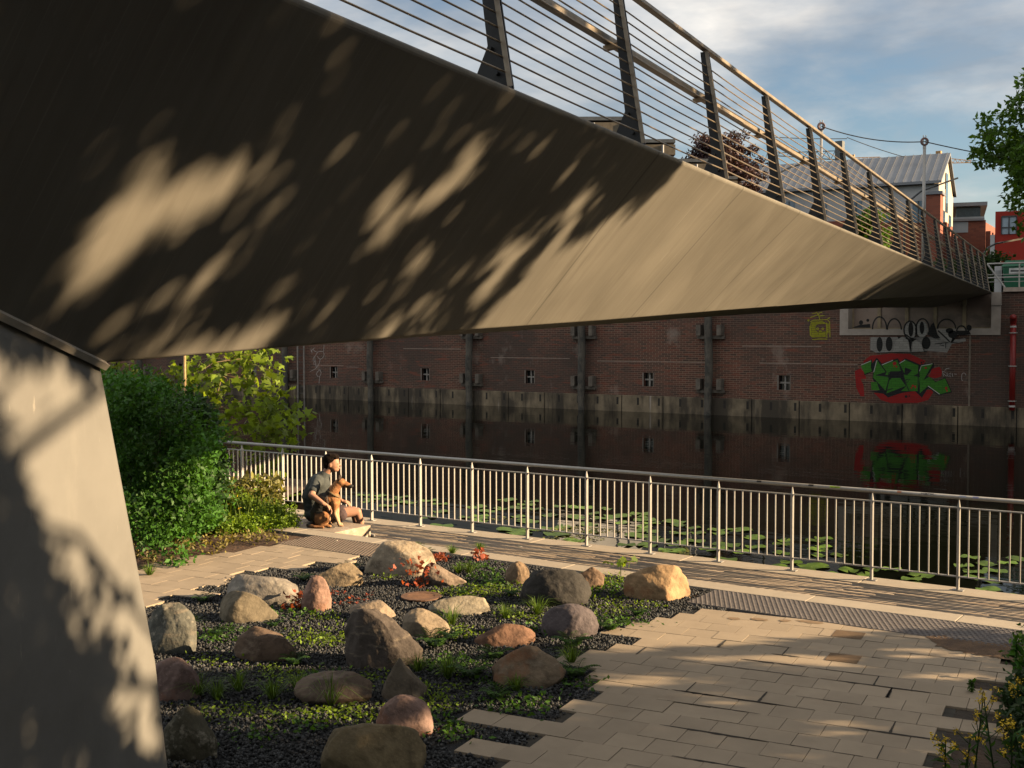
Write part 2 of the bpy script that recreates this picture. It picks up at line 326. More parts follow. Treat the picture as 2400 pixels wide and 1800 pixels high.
o = ps.build('paving', M['paver'], loc=(-2, 8, 0)); setp(o, kind='structure')
a = o.data.attributes.new('tint', 'FLOAT', 'FACE'); a.data.foreach_set('value', tints[:len(o.data.polygons)])
sheet('paving_bed', [AB(-3.15, 3.1)[:2], AB(-.9, 3.1)[:2], AB(-.75, 10.15)[:2], AB(-3.3, 10.5)[:2]], -.016, M['joint'])
sheet('paving_bed', [AB(-9.6, 4.6)[:2], AB(-8.1, 4.6)[:2], AB(-8.05, 11.5)[:2], AB(-9.0, 11.6)[:2]], -.017, M['joint'])
# two replaced brown slabs
for (u, v) in ((1990, 1486), (1978, 1541)):
    c = onz(u, v); a_, b_ = c@AX, c@BX; k = round((b_-B0)/PH-.5); b_ = B0+k*PH
    s_ = MB(); s_.prism([AB(a_-.125, b_+.01, .0025), AB(a_+.125, b_+.01, .0025), AB(a_+.125, b_+PH-.01, .0025), AB(a_-.125, b_+PH-.01, .0025)], (0, 0, -.002))
    setp(s_.build('brown_paver', mat('brown_paver', (.15, .095, .05), .85, var=.2, scale=14), loc=c), kind='structure')
# soil washed over slabs and into the joints at right
g_ = np.random.default_rng(12); b = MB()
for i in range(46):
    k = g_.integers(-3, 15); b0_ = B0+k*PH; a0_ = g_.uniform(-2.7, -.95)
    if g_.random() < .22 and k < 12: a0_ -= .8
    if g_.random() < .72:
        L = g_.uniform(.2, .9); m_ = 14; wd = .004+.022*g_.random()**2*np.clip(np.sin(np.linspace(0, math.pi, m_)), 0, 1)*(.4+g_.random(m_)); top = [AB(a0_+L*j/(m_-1), b0_+wd[j]*.6, .0026) for j in range(m_)]; bot = [AB(a0_+L*j/(m_-1), b0_-wd[j]*(.3+g_.random()), .0026) for j in range(m_)]
    else:
        L = PH; m_ = 9; off = ((k % 2)*.5)*PW; a0_ = -3.52+off+round((a0_+3.52-off)/PW)*PW; wd = .004+.018*g_.random()*np.linspace(1, .2, m_)*(.4+g_.random(m_)); top = [AB(a0_+wd[j], b0_+L*j/(m_-1), .0027) for j in range(m_)]; bot = [AB(a0_-wd[j]*.7, b0_+L*j/(m_-1), .0027) for j in range(m_)]
    for j in range(m_-1): b.add([top[j], top[j+1], bot[j+1], bot[j]], [(0, 1, 2, 3)])
setp(b.build('joint_dirt', mat('joint_dirt', (.045, .038, .03), .95, var=.3, scale=30), loc=(-2, 8, 0)), kind='structure')
def blotch(name, pts, z, m, sub=6, jit=.02, seed=3):
    g2_ = np.random.default_rng(seed); out = []
    for i in range(len(pts)):
        a, c_ = np.array(pts[i]), np.array(pts[(i+1) % len(pts)])
        for j in range(sub): out.append(a+(c_-a)*j/sub + g2_.normal(size=2)*jit)
    b = MB(); b.poly([(q[0], q[1], z) for q in out]); return setp(b.build(name, m, loc=(*out[0], z)), kind='structure')
blotch('washed_soil', [onz(u, v)[:2] for u, v in ((2165, 1487), (2240, 1497), (2320, 1508), (2420, 1512), (2440, 1565), (2350, 1545), (2290, 1534), (2230, 1524), (2195, 1512))], .0035, overlay(mat('washed_soil', (.17, .105, .06), .95, var=.4, scale=12, bump=1, bscale=60), (.06, .04, .03), 6, .5, .6, .6))
for i, (u, v, L) in enumerate(((1780, 1452, .16), (1900, 1458, .24), (1840, 1455, .1), (1720, 1450, .12))):
    c = onz(u, v); blotch('stain', [(c+AX*L*math.cos(a)*.5+BX*.05*math.sin(a))[:2] for a in np.linspace(0, 2*math.pi, 9)[:-1]], .0022, mat('stain', (.25, .17, .10), .9), 3, .006, i)
# tactile paving: plates with rows of studs
def tactile(name, x0, x1, y0, y1, m, ms, poly=None):
    b = MB(); x = x0
    while x < x1-.01: b.bb(x+.002, min(x+.3, x1)-.002, y0, (y0+y1)/2-.002, -.03, 0); b.bb(x+.002, min(x+.3, x1)-.002, (y0+y1)/2+.002, y1, -.03, 0); x += .3
    setp(b.build(name, m, loc=(x0, y0, 0)), kind='structure')
    xs, ys = np.meshgrid(np.arange(x0+.025, x1, .05), np.arange(y0+.025, y1, .05)); ys = ys.ravel(); xs = xs.ravel() + (np.round((ys-y0)/.05) % 2)*.025
    n_ = 8; an = np.arange(n_)*2*math.pi/n_; tv = [(math.cos(q), math.sin(q), 0) for q in an] + [(.62*math.cos(q), .62*math.sin(q), 1) for q in an]
    # quads only: sides + top split in three quads
    tf = [(i, (i+1) % n_, n_+(i+1) % n_, n_+i) for i in range(n_)] + [(8, 9, 10, 11), (8, 11, 12, 15), (12, 13, 14, 15)]
    o = scatter(name+'_studs', tv, tf, np.stack([xs, ys, xs*0+.0005], 1), np.repeat(I3[None], len(xs), 0), np.tile([.0155, .0155, .007], (len(xs), 1)), ms, loc=(x0, y0, 0))
    setp(o, kind='structure')
tactile('tactile_paving', -4.95, 1.5, 10.10, 10.745, M['tactile'], mat('studs', (.13, .115, .11), .8))
tactile('tactile_paving', -10.6, -8.75, 10.10, 10.745, M['tactile_pale'], mat('studs_pale', (.17, .13, .10), .8))
# ramp end wall where the path drops to the deck (the man sits on its top)
seat = MB(); seat.bb(-40, -10.52, 11.06, 11.77, DK-.2, .004)
o = setp(bevel(seat.build('bench_block', overlay(mat('bench_block', (.40, .31, .23), .85, var=.12, scale=6, bump=.15), (.62, .55, .45), 7, .5, .62, .6), loc=(-12, 11.45, DK)), .008),
  'long pale concrete seating step between path and boardwalk, man and dog sitting at its end', 'concrete step')

# gravel bed
sheet('gravel_bed', [AB(-8.3, 3)[:2], AB(-2.9, 3)[:2], AB(-3.0, 10.6)[:2], AB(-4.3, 11.52)[:2], AB(-8.1, 12.05)[:2], AB(-8.3, 11)[:2]], -.022, M['gravel_bed'])
ng = 105000
near = rng.random(ng)
a_ = rng.uniform(-8.35, -2.95, ng); b_ = rng.uniform(3.6, 12.1, ng); P = AX[None]*a_[:, None] + BX[None]*b_[:, None]
def lookup(b, d, dflt):
    k = np.floor((b-B0)/PH).astype(int); return np.array([d.get(int(q), dflt) for q in k])
keep = (a_ < lookup(b_, starts, -3.0)-.045) & (P[:, 1] < 10.74) & (a_ > np.where(b_ > 8.1, lookup(b_, Lend, -8.1)-.02, -8.3)) 
keep &= ~((P[:, 0] < -8.74) & (P[:, 1] > 10.1)) & ~((P[:, 0] > -4.96) & (P[:, 1] > 10.09))
keep &= rng.random(ng) < .80
P = P[keep]; n_ = len(P)
OCT = ([(1, 0, 0), (0, 1, .1), (-1, .1, 0), (0, -1, 0), (.1, 0, 1), (0, .1, -1)], [(0, 1, 4), (1, 2, 4), (2, 3, 4), (3, 0, 4), (1, 0, 5), (2, 1, 5), (3, 2, 5), (0, 3, 5)])
s_ = rng.uniform(.0085, .0165, n_)[:, None]*rng.uniform(.65, 1.25, (n_, 3)); P[:, 2] = -.016 + rng.random(n_)*.012
o = scatter('gravel', *OCT, P, rframes(n_), s_, M['gravel'], tint=rng.random(n_)**1.3, loc=(-5, 7, 0)); setp(o, kind='stuff')
setp(o, 'loose dark grey gravel filling the bed between the boulders', 'gravel')

# ================================================================ boulders
ROCKS = [  # x0,x1,ytop,ybot in photo px; colour; seed; shape; label
 (849, 1018, 1267, 1350, (.40, .30, .20), 1, 'peak', 'largest cream boulder at the far edge of the gravel bed, behind the red-leaved plant'),
 (982, 1092, 1316, 1374, (.34, .245, .175), 2, 'slope', 'pinkish beige boulder sloping to the right beside the red-leaved plant'),
 (727, 849, 1319, 1374, (.33, .235, .14), 3, 'dome', 'rounded tan boulder between the cream peaked boulder and the pink egg-shaped one'),
 (519, 694, 1343, 1417, (.30, .25, .20), 4, 'dome', 'wide mottled white and brown boulder at the edge of the path'),
 (703, 774, 1346, 1432, (.38, .22, .16), 5, 'egg', 'upright pink egg-shaped boulder with rough flaked side'),
 (503, 645, 1381, 1458, (.20, .155, .10), 6, 'dome', 'smooth olive brown boulder with a dark crack in front of the mottled one'),
 (335, 456, 1409, 1532, (.155, .145, .115), 7, 'block', 'grey-green veined boulder standing against the concrete bridge leg'),
 (542, 691, 1464, 1549, (.18, .115, .075), 8, 'slope', 'low brown boulder sloping right, below the olive brown one'),
 (352, 463, 1535, 1642, (.30, .19, .155), 9, 'dome', 'smooth pink boulder touching the edge of the bridge leg'),
 (376, 502, 1644, 1782, (.13, .11, .07), 10, 'slope', 'dark lichen-covered boulder at the foot of the bridge leg'),
 (815, 924, 1404, 1452, (.34, .245, .165), 11, 'dome', 'small tan boulder just showing behind the biggest dark boulder'),
 (802, 988, 1415, 1566, (.105, .080, .064), 12, 'tall', 'biggest boulder of all, tall and dark brown in the middle of the bed'),
 (941, 1053, 1426, 1495, (.34, .25, .165), 13, 'slope', 'flat-topped tan boulder at the right of the biggest dark one'),
 (887, 998, 1536, 1640, (.19, .145, .10), 14, 'cone', 'pyramid-shaped brown boulder below the biggest dark one'),
 (682, 867, 1572, 1652, (.21, .145, .10), 15, 'dome', 'low reddish brown mound of a boulder with grass in front'),
 (879, 1013, 1621, 1726, (.33, .205, .16), 16, 'round', 'round pink boulder between the pyramid and the big boulder at the bottom edge'),
 (742, 993, 1681, 1822, (.22, .16, .085), 17, 'dome', 'big ochre brown boulder at the bottom edge of the view'),
 (1003, 1148, 1395, 1438, (.36, .29, .20), 18, 'slab', 'flat cream slab of rock near the round drain grate'),
 (1184, 1241, 1314, 1368, (.30, .195, .115), 19, 'egg', 'small brown egg-shaped boulder beside the kerb'),
 (1220, 1388, 1328, 1420, (.06, .052, .044), 20, 'round', 'black rough-skinned boulder in the right half of the bed'),
 (1343, 1418, 1326, 1378, (.27, .165, .10), 21, 'dome', 'small brown boulder half hidden behind the black rough one'),
 (1467, 1625, 1320, 1407, (.46, .28, .14), 22, 'peakl', 'orange and cream boulder at the right end of the bed near the kerb'),
 (1270, 1405, 1412, 1493, (.155, .12, .115), 23, 'round', 'dark purplish grey boulder below the black rough one'),
 (1111, 1255, 1459, 1513, (.24, .125, .075), 24, 'dome', 'low reddish oval boulder left of the purplish grey one'),
 (1153, 1326, 1507, 1608, (.27, .19, .12), 25, 'peakr', 'grey boulder striped with rust nearest the stepped edge of the paving')]
rock_pos = []
def make_rock(x0, x1, yt, yb, col, seed, shape, label):
    g_ = np.random.default_rng(seed*13+5); uc = (x0+x1)/2
    Pn = onz(uc, yb-2); k = (Pn-CAM)@fwd; mpp = k/F; w_ = (x1-x0)*mpp; dpt = w_*.62; 
    c = Pn + np.array([fwd[0], fwd[1], 0])/np.hypot(fwd[0], fwd[1])*dpt*.5*.8; c[2] = 0
    kc = (c-CAM)@fwd; el = math.atan2(2.6, math.hypot(*c[:2])); hgt = (px_v(c)-yt)*kc/F*math.cos(el)*1.0; hgt = max(hgt, .1)
    w_ = (x1-x0)*kc/F
    bm = bmesh.new(); bmesh.ops.create_icosphere(bm, subdivisions=5, radius=1); v = np.array([x.co[:] for x in bm.verts])
    # boulder: sphere with planes cut off, then noise
    for i in range(15 if shape not in ('egg', 'round') else 7):
        n_ = unit(g_.normal(size=3)); d_ = g_.uniform(.60, .90) if shape not in ('egg', 'round') else g_.uniform(.82, .95)
        ex = np.maximum(v@n_-d_, 0); v -= n_*(ex*.82)[:, None]
    v += v*(vnoise(v, 1.7, seed)*.075 + vnoise(v, 4.5, seed+50)*.03 - np.abs(vnoise(v, 3.2, seed+20))*.045)[:, None]
    col = tuple(np.array(col)*[.86, .92, .98]); rg = .026 if col[0] > .12 else .04
    v += unit(v)*(vnoise(v, 13, seed+90)*rg*.9 + vnoise(v, 29, seed+91)*rg*.35)[:, None]
    for i in range(3):                     # cracks
        n_ = unit(g_.normal(size=3)*[1, 1, .5]); q_ = v@n_ - g_.uniform(-.3, .5) + vnoise(v, 3.5, seed+i)*.06; v -= unit(v)*(np.exp(-(q_/.03)**2)*.035*np.clip(vnoise(v, 2, seed+40+i)+.3, 0, 1))[:, None]
    zz = (v[:, 2]+.35)/1.35; zz = np.clip(zz, -.4, 1.2); x = v[:, 0]
    if shape == 'peak': f_ = 1-.32*np.abs(x-.0)*np.clip(zz, 0, 1); v[:, 0] = x*(1-.35*np.clip(zz, 0, 1))-.02
    elif shape == 'slope': v[:, 2] -= .38*np.clip(x+.3, 0, 2)*np.clip(zz, 0, 1); v[:, 0] = x - .15*zz
    elif shape == 'cone': v[:, 0] = x*(1-.5*np.clip(zz, 0, 1)); v[:, 1] *= (1-.4*np.clip(zz, 0, 1))
    elif shape == 'peakl': v[:, 2] -= .25*np.clip(x, 0, 2)*np.clip(zz, 0, 1)
    elif shape == 'peakr': v[:, 2] -= .35*np.clip(-x, 0, 2)*np.clip(zz, 0, 1)
    elif shape == 'tall': v[:, 0] = x*(1-.22*np.clip(zz, 0, 1)) - .06*zz; v[:, 2] -= .12*np.clip(x, 0, 1)
    elif shape == 'block': v[:, 0] = np.sign(x)*np.abs(x)**.75; v[:, 2] = np.sign(v[:, 2])*np.abs(v[:, 2])**.8
    elif shape == 'slab': v[:, 0] = np.sign(x)*np.abs(x)**.7
    mn, mx2 = v[:, 2].min(), v[:, 2].max()
    z = (v[:, 2]-mn)/(mx2-mn); z = (z-.38)/.62*hgt
    X = (v[:, 0]-(v[:, 0].max()+v[:, 0].min())/2)/(v[:, 0].max()-v[:, 0].min())*w_; Y = v[:, 1]/(v[:, 1].max()-v[:, 1].min())*dpt
    R_ = np.array([RI[0], RI[1], 0]); D_ = np.array([fwd[0], fwd[1], 0]); D_ /= np.linalg.norm(D_)
    ctr = c.copy(); wv = X[:, None]*R_ + Y[:, None]*D_ + np.stack([X*0, X*0, z], 1)
    for vert, co in zip(bm.verts, wv): vert.co = co
    me = bpy.data.meshes.new('boulder'); bm.to_mesh(me); bm.free()
    m = mat('rock%d' % seed, col, .82, var=.28, scale=5.5, bump=.55, bscale=24, detail=9, spec=.3)
    overlay(m, tuple(x_*.38 for x_ in col), 6, .50, .66, .75, seed=seed)
    if seed in (4, 7, 10, 18, 1): overlay(m, (.42, .38, .30), 14, .56, .66, .65, seed=seed+30)
    if seed in (5, 9, 16, 25, 22): overlay(m, (.30, .12, .05), 4, .52, .64, .6, seed=seed+60)
    if seed in (7, 12, 25, 8): overlay(m, (.32, .26, .19), 5, .55, .66, .5, stretch=(1, 1, 3), seed=seed+80)
    overlay(m, (min(1, col[0]*1.5), min(1, col[1]*1.5), min(1, col[2]*1.5)), 55, .57, .66, .5, seed=seed+3)
    me.materials.append(m); me.polygons.foreach_set('use_smooth', [True]*len(me.polygons))
    o = bpy.data.objects.new('boulder', me); SC.collection.objects.link(o); o.location = ctr; setp(o, label, 'boulder', 'boulders in the gravel bed')
    rock_pos.append((c[0], c[1], max(w_, dpt)*.5))
def px_v(P):
    d = np.array(P)-CAM; k = d@fwd; return 900-F*(d@UP)/k
def pxy(P):
    d = np.array(P)-CAM; k = d@fwd; return 1200+F*(d@RI)/k, 900-F*(d@UP)/k
for r_ in ROCKS: make_rock(*r_)
# drain grate
c = onz(987, 1399, .004); b = MB(); ring = [c+[.14*math.cos(a), .14*math.sin(a), 0] for a in np.linspace(0, 2*math.pi, 28, endpoint=False)]
dg = thing('drain_grate', 'round rusty drain grate with slots set in the gravel', 'drain grate', c)
n_ = 28; outer = [c+[.2*math.cos(a), .2*math.sin(a), 0] for a in np.linspace(0, 2*math.pi, n_, endpoint=False)]
b.add(outer+ring+[p_+[0, 0, .012] for p_ in outer]+[p_+[0, 0, .012] for p_ in ring], [(i, (i+1) % n_, 2*n_+(i+1) % n_, 2*n_+i) for i in range(n_)]+[(2*n_+i, 2*n_+(i+1) % n_, 3*n_+(i+1) % n_, 3*n_+i) for i in range(n_)]+[(3*n_+i, 3*n_+(i+1) % n_, n_+(i+1) % n_, n_+i) for i in range(n_)])
mi = mat('rusty_iron', (.16, .085, .05), .8, var=.3, scale=20)
b.build('rim', mi, dg); MB().tube([c-[0, 0, .012], c+[0, 0, .0015]], .139, 24).build('shaft_shade', mat('shaft_shade', (.008, .008, .008), .9), dg); b = MB()  # flat black disc stands for the darkness below the bars
for i in range(-4, 5):
    y = i*.03; L = math.sqrt(max(.145**2-y*y, 0)); d1 = AX*.6+BX*.8; d2 = np.array([-d1[1], d1[0], 0]); b.bar(c+d2*y-d1*L+[0, 0, .006], c+d2*y+d1*L+[0, 0, .006], .014, .01)
b.build('bars', mi, dg)
# ================================================================ waterside railing
M['galv'] = mat('galvanised', (.40, .385, .36), .42, metal=.35, var=.12, scale=30)
rl = thing('railing', 'long galvanised steel railing with thin upright bars along the canal edge', 'railing', (-8, YR, DK))
xs_p = [-3.15 + .955*k for k in range(-13, 6)]
xs_p = [-3.15 + k*.9505 for k in range(-13, 7)]
x0_, x1_ = xs_p[0]-.62, xs_p[-1]+.5
MB().tube([(x0_, YR, DK+1.03), (x1_, YR, DK+1.03)], .024, 14).build('handrail', M['galv'], rl, smooth=True)
for z, h in ((.915, .012), (.155, .012)): MB().bb(x0_+.05, x1_, YR-.02, YR+.02, DK+z-h/2, DK+z+h/2).build('horizontal_bar', M['galv'], rl)
for x in xs_p:
    b = MB(); b.bb(x-.013, x+.013, YR-.024, YR+.024, DK, DK+.915)
    b.add([(x-.013, YR-.024, DK+.915), (x+.013, YR-.024, DK+.915), (x+.013, YR+.024, DK+.915), (x-.013, YR+.024, DK+.915), (x-.003, YR-.004, DK+1.01), (x+.003, YR-.004, DK+1.01), (x+.003, YR+.004, DK+1.01), (x-.003, YR+.004, DK+1.01)], [(0, 1, 5, 4), (1, 2, 6, 5), (2, 3, 7, 6), (3, 0, 4, 7), (4, 5, 6, 7)])
    po = b.build('post', M['galv'], rl)
    MB().bb(x-.06, x+.06, YR-.04, YR+.04, DK+.001, DK+.011).build('base_plate', M['galv'], po)
nb = 0; rest = MB()
bal = []
for i in range(len(xs_p)-1):
    for j in range(1, 9): bal.append(xs_p[i] + .9505*j/9)
bal += [xs_p[0]-.1056*j for j in range(1, 6)]
bal.sort(key=lambda x: abs(x+6.5)); bp = None
for i, x in enumerate(bal):
    if i < 100:
        if bp is None: bp = MB().bb(x-.006, x+.006, YR-.011, YR+.011, DK+.16, DK+.91).build('baluster', M['galv'], rl); bx0 = x
        else:
            o = bp.copy(); SC.collection.objects.link(o); o.location = (x-bx0, 0, 0)
            if i % 17 == 5: o.rotation_euler.y = .004
    else: rest.bb(x-.006, x+.006, YR-.011, YR+.011, DK+.16, DK+.91)
setp(rest.build('balusters', M['galv'], rl), kind='stuff')
# stickers on the handrail
def stick(u0, u1, col, name='sticker', txt=None, tcol=(.01, .01, .01), dz=.0):
    xa, xb = ony(u0, 1140, YR)[0], ony(u1, 1140, YR)[0]; b = MB(); r_ = .0252
    R = [[(x, YR-r_*math.cos(a), DK+1.03+r_*math.sin(a)) for a in np.linspace(rad(5), rad(62), 5)] for x in (xa, xb)]
    b.loft(R, close=False, cap=False); o = b.build(name, mat('sticker', col, .5, var=.05), rl)
    if txt:
        b = MB(); L = xb-xa; n_ = len(txt); 
        for i, ch in enumerate(txt):
            xc = xa + L*(i+.5)/n_; wv = L/n_*.36
            for (p0, p1) in FONT[ch]:
                q = [(xc+(p[0]-.5)*2*wv, rad(14)+p[1]*rad(38)) for p in (p0, p1)]; b.bar(*[(a_[0], YR-.0262*math.cos(a_[1]), DK+1.03+.0262*math.sin(a_[1])) for a_ in q], .004, .0012, upv=(0, -1, 1))
        b.build('lettering', mat('ink', tcol, .6), o)
FONT = {'W': [((0, 1), (.1, 0)), ((.1, 0), (.5, .7)), ((.5, .7), (.9, 0)), ((.9, 0), (1, 1))], 'a': [((0, 0), (0, .8)), ((0, .8), (1, .8)), ((1, .8), (1, 0)), ((0, .1), (1, .1)), ((0, .45), (1, .45))],
        'n': [((0, 0), (0, 1)), ((0, .9), (1, .9)), ((1, .9), (1, 0))], 'k': [((0, 0), (0, 1)), ((0, .4), (1, 1)), ((.3, .5), (1, 0))], '/': [((0, 0), (1, 1)), ((.5, 0), (1.3, 1))]}
stick(1946, 1970, (.45, .62, .03), txt='/'); stick(2018, 2032, (.5, .5, .5)); stick(2104, 2114, (.55, .22, .12)); stick(2160, 2191, (.6, .55, .5), txt='Wank'); stick(2250, 2266, (.45, .47, .55)); stick(2281, 2295, (.35, .33, .5)); stick(1775, 1786, (.02, .02, .02)); stick(1896, 1908, (.03, .03, .03))

# ================================================================ quay wall across the canal
CT = .20                                         # top of the concrete foot
WT = 3.95                                        # underside of the coping
M['brick'] = brickmat('quay_brick', (.175, .066, .042), (.075, .043, .032), (.34, .235, .16))
overlay(M['brick'], (.062, .045, .036), .22, .42, .62, .75, seed=1); overlay(M['brick'], (.24, .07, .04), 1.3, .58, .66, .7, stretch=(1, 1, 6), seed=3)
overlay(M['brick'], (.34, .27, .22), 1.1, .60, .74, .6, stretch=(1, 1, .7), seed=7, detail=9)
M['conc'] = overlay(overlay(mat('old_concrete', (.22, .17, .11), .9, var=.45, scale=1.6, detail=8, bump=.4, bscale=20), (.05, .04, .03), 1.0, .42, .58, .9, stretch=(1.6, 1, .35), seed=2), (.42, .36, .31), 1.6, .66, .72, .8, stretch=(2.2, 1, .12), seed=9)
qw = thing('quay_wall', 'long dark red brick quay wall with a stained concrete foot across the canal', 'wall', (-15, YW, WZ))
RX0, RX1, RZ0 = -13.70, -8.38, 2.55              # abutment recess
win_x = [-54.44, -48.95, -43.48, -37.99, -32.45, -26.85, -21.28, -15.74]; WW, WH, WZc = .21, .27, .83
b = MB()
def wallbox(x0, x1, z0, z1): 
    if x1 > x0: b.bb(x0, x1, YW, YW+1.2, z0, z1)
xs = [-150]; 
for x in win_x: xs += [x-WW, x+WW]
xs += [150]
wallbox(-150, 150, CT, WZc-WH)
for i in range(0, len(xs), 2): wallbox(xs[i], xs[i+1], WZc-WH, WZc+WH)
wallbox(-150, 150, WZc+WH, RZ0); wallbox(-150, RX0, RZ0, WT); wallbox(RX1, 150, RZ0, WT)
b.build('brick_face', M['brick'], qw)
b = MB(); x = -150.
while x < 140:
    b.bb(x+.02, x+1.83-.02, YW-.10, YW+.8, WZ-.6, CT); x += 1.8225
cf = bevel(b.build('concrete_foot', M['conc'], qw), .02)
MB().bb(-150, 150, YW-.07, YW+.7, WZ-.6, CT-.04).build('joint_filling', mat('dark_joint', (.02, .018, .015), .9), qw)
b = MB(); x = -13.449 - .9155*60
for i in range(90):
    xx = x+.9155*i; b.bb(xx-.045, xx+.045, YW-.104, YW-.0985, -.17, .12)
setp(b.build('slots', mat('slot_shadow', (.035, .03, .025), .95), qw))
MB().bb(-8.3, 150, YW-.12, YW+.6, WT+.003, 4.09).build('coping', mat('coping', (.42, .33, .27), .85, var=.15), qw)
MB().bb(-150, -13.9, YW-.12, YW+.6, WT+.003, 4.09).build('coping', mat('coping_b', (.30, .25, .21), .85, var=.15), qw)
mwf = mat('window_cross', (.30, .27, .24), .7); mwg = mat('dark_glass', (.01, .013, .014), .15)
for x in win_x:
    pn = MB().bb(x-WW, x+WW, YW+.16, YW+.18, WZc-WH, WZc+WH).build('window', mwg, qw)
    b = MB().bb(x-.03, x+.03, YW+.10, YW+.155, WZc-WH, WZc+WH); b.bb(x-WW, x-.031, YW+.10, YW+.155, WZc-.03, WZc+.03); b.bb(x+.031, x+WW, YW+.10, YW+.155, WZc-.03, WZc+.03)
    b.build('cross_bar', mwf, pn)
    b = MB().bb(x-WW-.06, x-WW, YW-.004, YW+.05, WZc-WH, WZc+WH); b.bb(x+WW, x+WW+.03, YW-.004, YW+.05, WZc-WH, WZc+WH); b.build('frame', mat('window_surround', (.22, .18, .15), .8), pn)
# abutment recess: frame, back panels
mf = mat('recess_frame', (.40, .34, .29), .85, var=.15, scale=3); mp_ = overlay(mat('recess_panel', (.30, .22, .17), .6, var=.15, scale=1.5), (.10, .08, .06), 1.0, .5, .65, .6, stretch=(1, 1, 2))
rc = MB(); rc.bb(RX0, RX0+.30, YW-.05, YW+.5, RZ0+.002, 3.9); rc.bb(RX1-.29, RX1, YW-.05, YW+.5, RZ0+.002, 3.9); rc.bb(RX0+.302, RX1-.292, YW-.05, YW+.5, RZ0+.002, RZ0+.22); rc.bb(RX1-.288, RX1+.02, YW-.08, YW+.3, 3.52, 3.945)
ro = rc.build('recess_frame', mf, qw)
xs = [RX0+.30 + (RX1-RX0-.59)*i/5 for i in range(6)]
for i in range(5): MB().bb(xs[i]+.06, xs[i+1]-.06, YW+.42, YW+.5, RZ0+.26, 3.9).build('back_panel', mp_, ro)
b = MB()
for i in range(6): b.bb(xs[i]-.058, xs[i]+.058, YW+.38, YW+.5, RZ0+.24, 3.9)
b.bb(RX0+.30, RX1-.29, YW+.36, YW+.5, RZ0+.221, RZ0+.258); b.build('mullions', mat('mullion', (.38, .29, .18), .8, var=.3, scale=3), ro)
MB().bb(RX0, RX1, YW+.51, YW+1.2, RZ0-.001, WT).build('recess_back', mat('recess_dark', (.03, .03, .03), .9), qw)
# pale and dark weathering panels on the wall right of the recess
MB().bb(-9.36, -9.30, YW-.02, YW, CT, RZ0-.02).build('wall_strip', mat('strip', (.22, .17, .13), .9), qw)
# ---- graffiti (paint 6 mm proud, so it lies on the bricks)
def gp(x, y, off=.006, s=4.484, ox=1950, oy=650): 
    P = ony(ox+x/s, oy+y/s, YW-off); return P
def paint(name, col, polys_, off, parent=qw, kw={}, mort=None):
    b = MB()
    for q in polys_: b.poly([gp(x, y, off, **kw) for x, y in q])
    m = brickmat('paint', tuple(c*1.0 for c in col), tuple(c*.82 for c in col), mort or tuple(c*.5+.02 for c in col), bw=.26, bh=.077)
    return b.build(name, m, parent)
def stroke(name, col, lines, wd, off, parent=qw, kw={}):
    b = MB()
    for L in lines:
        L = [np.array(p_, float) for p_ in L]; n_ = len(L); l, r_ = [], []
        for i in range(n_):
            d = L[min(i+1, n_-1)]-L[max(i-1, 0)]; d /= np.linalg.norm(d)+1e-9; nn = np.array([-d[1], d[0]])*wd/2; l.append(L[i]+nn); r_.append(L[i]-nn)
        for i in range(n_-1): b.poly([gp(*l[i], off, **kw), gp(*l[i+1], off, **kw), gp(*r_[i+1], off, **kw), gp(*r_[i], off, **kw)])
    return b.build(name, mat('spray', col, .7, var=.1), parent)
def arc(cx, cy, rx, ry, a0, a1, n=14): return [(cx+rx*math.cos(rad(a)), cy-ry*math.sin(rad(a))) for a in np.linspace(a0, a1, n)]
ell = lambda cx, cy, rx, ry: arc(cx, cy, rx, ry, 0, 345, 24)
g1 = paint('graffiti', (.38, .012, .010), [[(330, 880), (400, 825), (620, 800), (820, 805), (985, 880), (950, 925), (700, 950), (450, 930), (340, 930)], [(240, 985), (300, 955), (345, 1010), (360, 1065), (300, 1070), (330, 1130), (340, 1250), (300, 1250), (255, 1160)],
   [(1050, 960), (1130, 940), (1155, 985), (1150, 1040), (1085, 1062), (1020, 1045)], [(440, 1215), (600, 1190), (900, 1190), (1050, 1180), (1062, 1210), (1010, 1290), (900, 1320), (620, 1322), (520, 1290)]], .004)
paint('letter_shadow', (.010, .012, .012), [[(325, 905), (418, 862), (425, 900), (470, 845), (525, 905), (690, 850), (718, 890), (770, 850), (930, 918), (1068, 898), (1075, 935), (1000, 1035), (1100, 1100), (1190, 1048), (1262, 1210), (1120, 1240), (1010, 1160), (945, 1265), (870, 1195), (730, 1215), (590, 1262), (540, 1225), (405, 1205), (500, 1185), (425, 1065), (430, 990), (340, 1030)]], .006, g1)
gr_ = paint('letters', (.055, .23, .018), [[(303, 925), (412, 878), (408, 950), (420, 985), (345, 1015)], [(440, 998), (472, 870), (562, 995), (465, 1025), (602, 1042), (562, 1192), (432, 1052)],
   [(522, 920), (690, 868), (722, 985), (612, 988), (598, 1030), (560, 1025), (575, 992)], [(625, 1060), (718, 1058), (775, 1142), (572, 1220), (600, 1090)], [(708, 905), (770, 868), (908, 928), (903, 1010), (850, 1040), (790, 1030), (840, 975), (765, 950), (762, 1010)], [(748, 1020), (925, 1048), (905, 1195), (725, 1195), (778, 1145)],
   [(918, 990), (935, 930), (1060, 906), (960, 1082), (1020, 1045), (1090, 1102), (1188, 1062), (1250, 1200), (1130, 1228), (1010, 1142), (922, 1218), (925, 1060)], [(410, 1100), (470, 1100), (500, 1185), (415, 1185)]], .008, g1, mort=(.03, .12, .012))
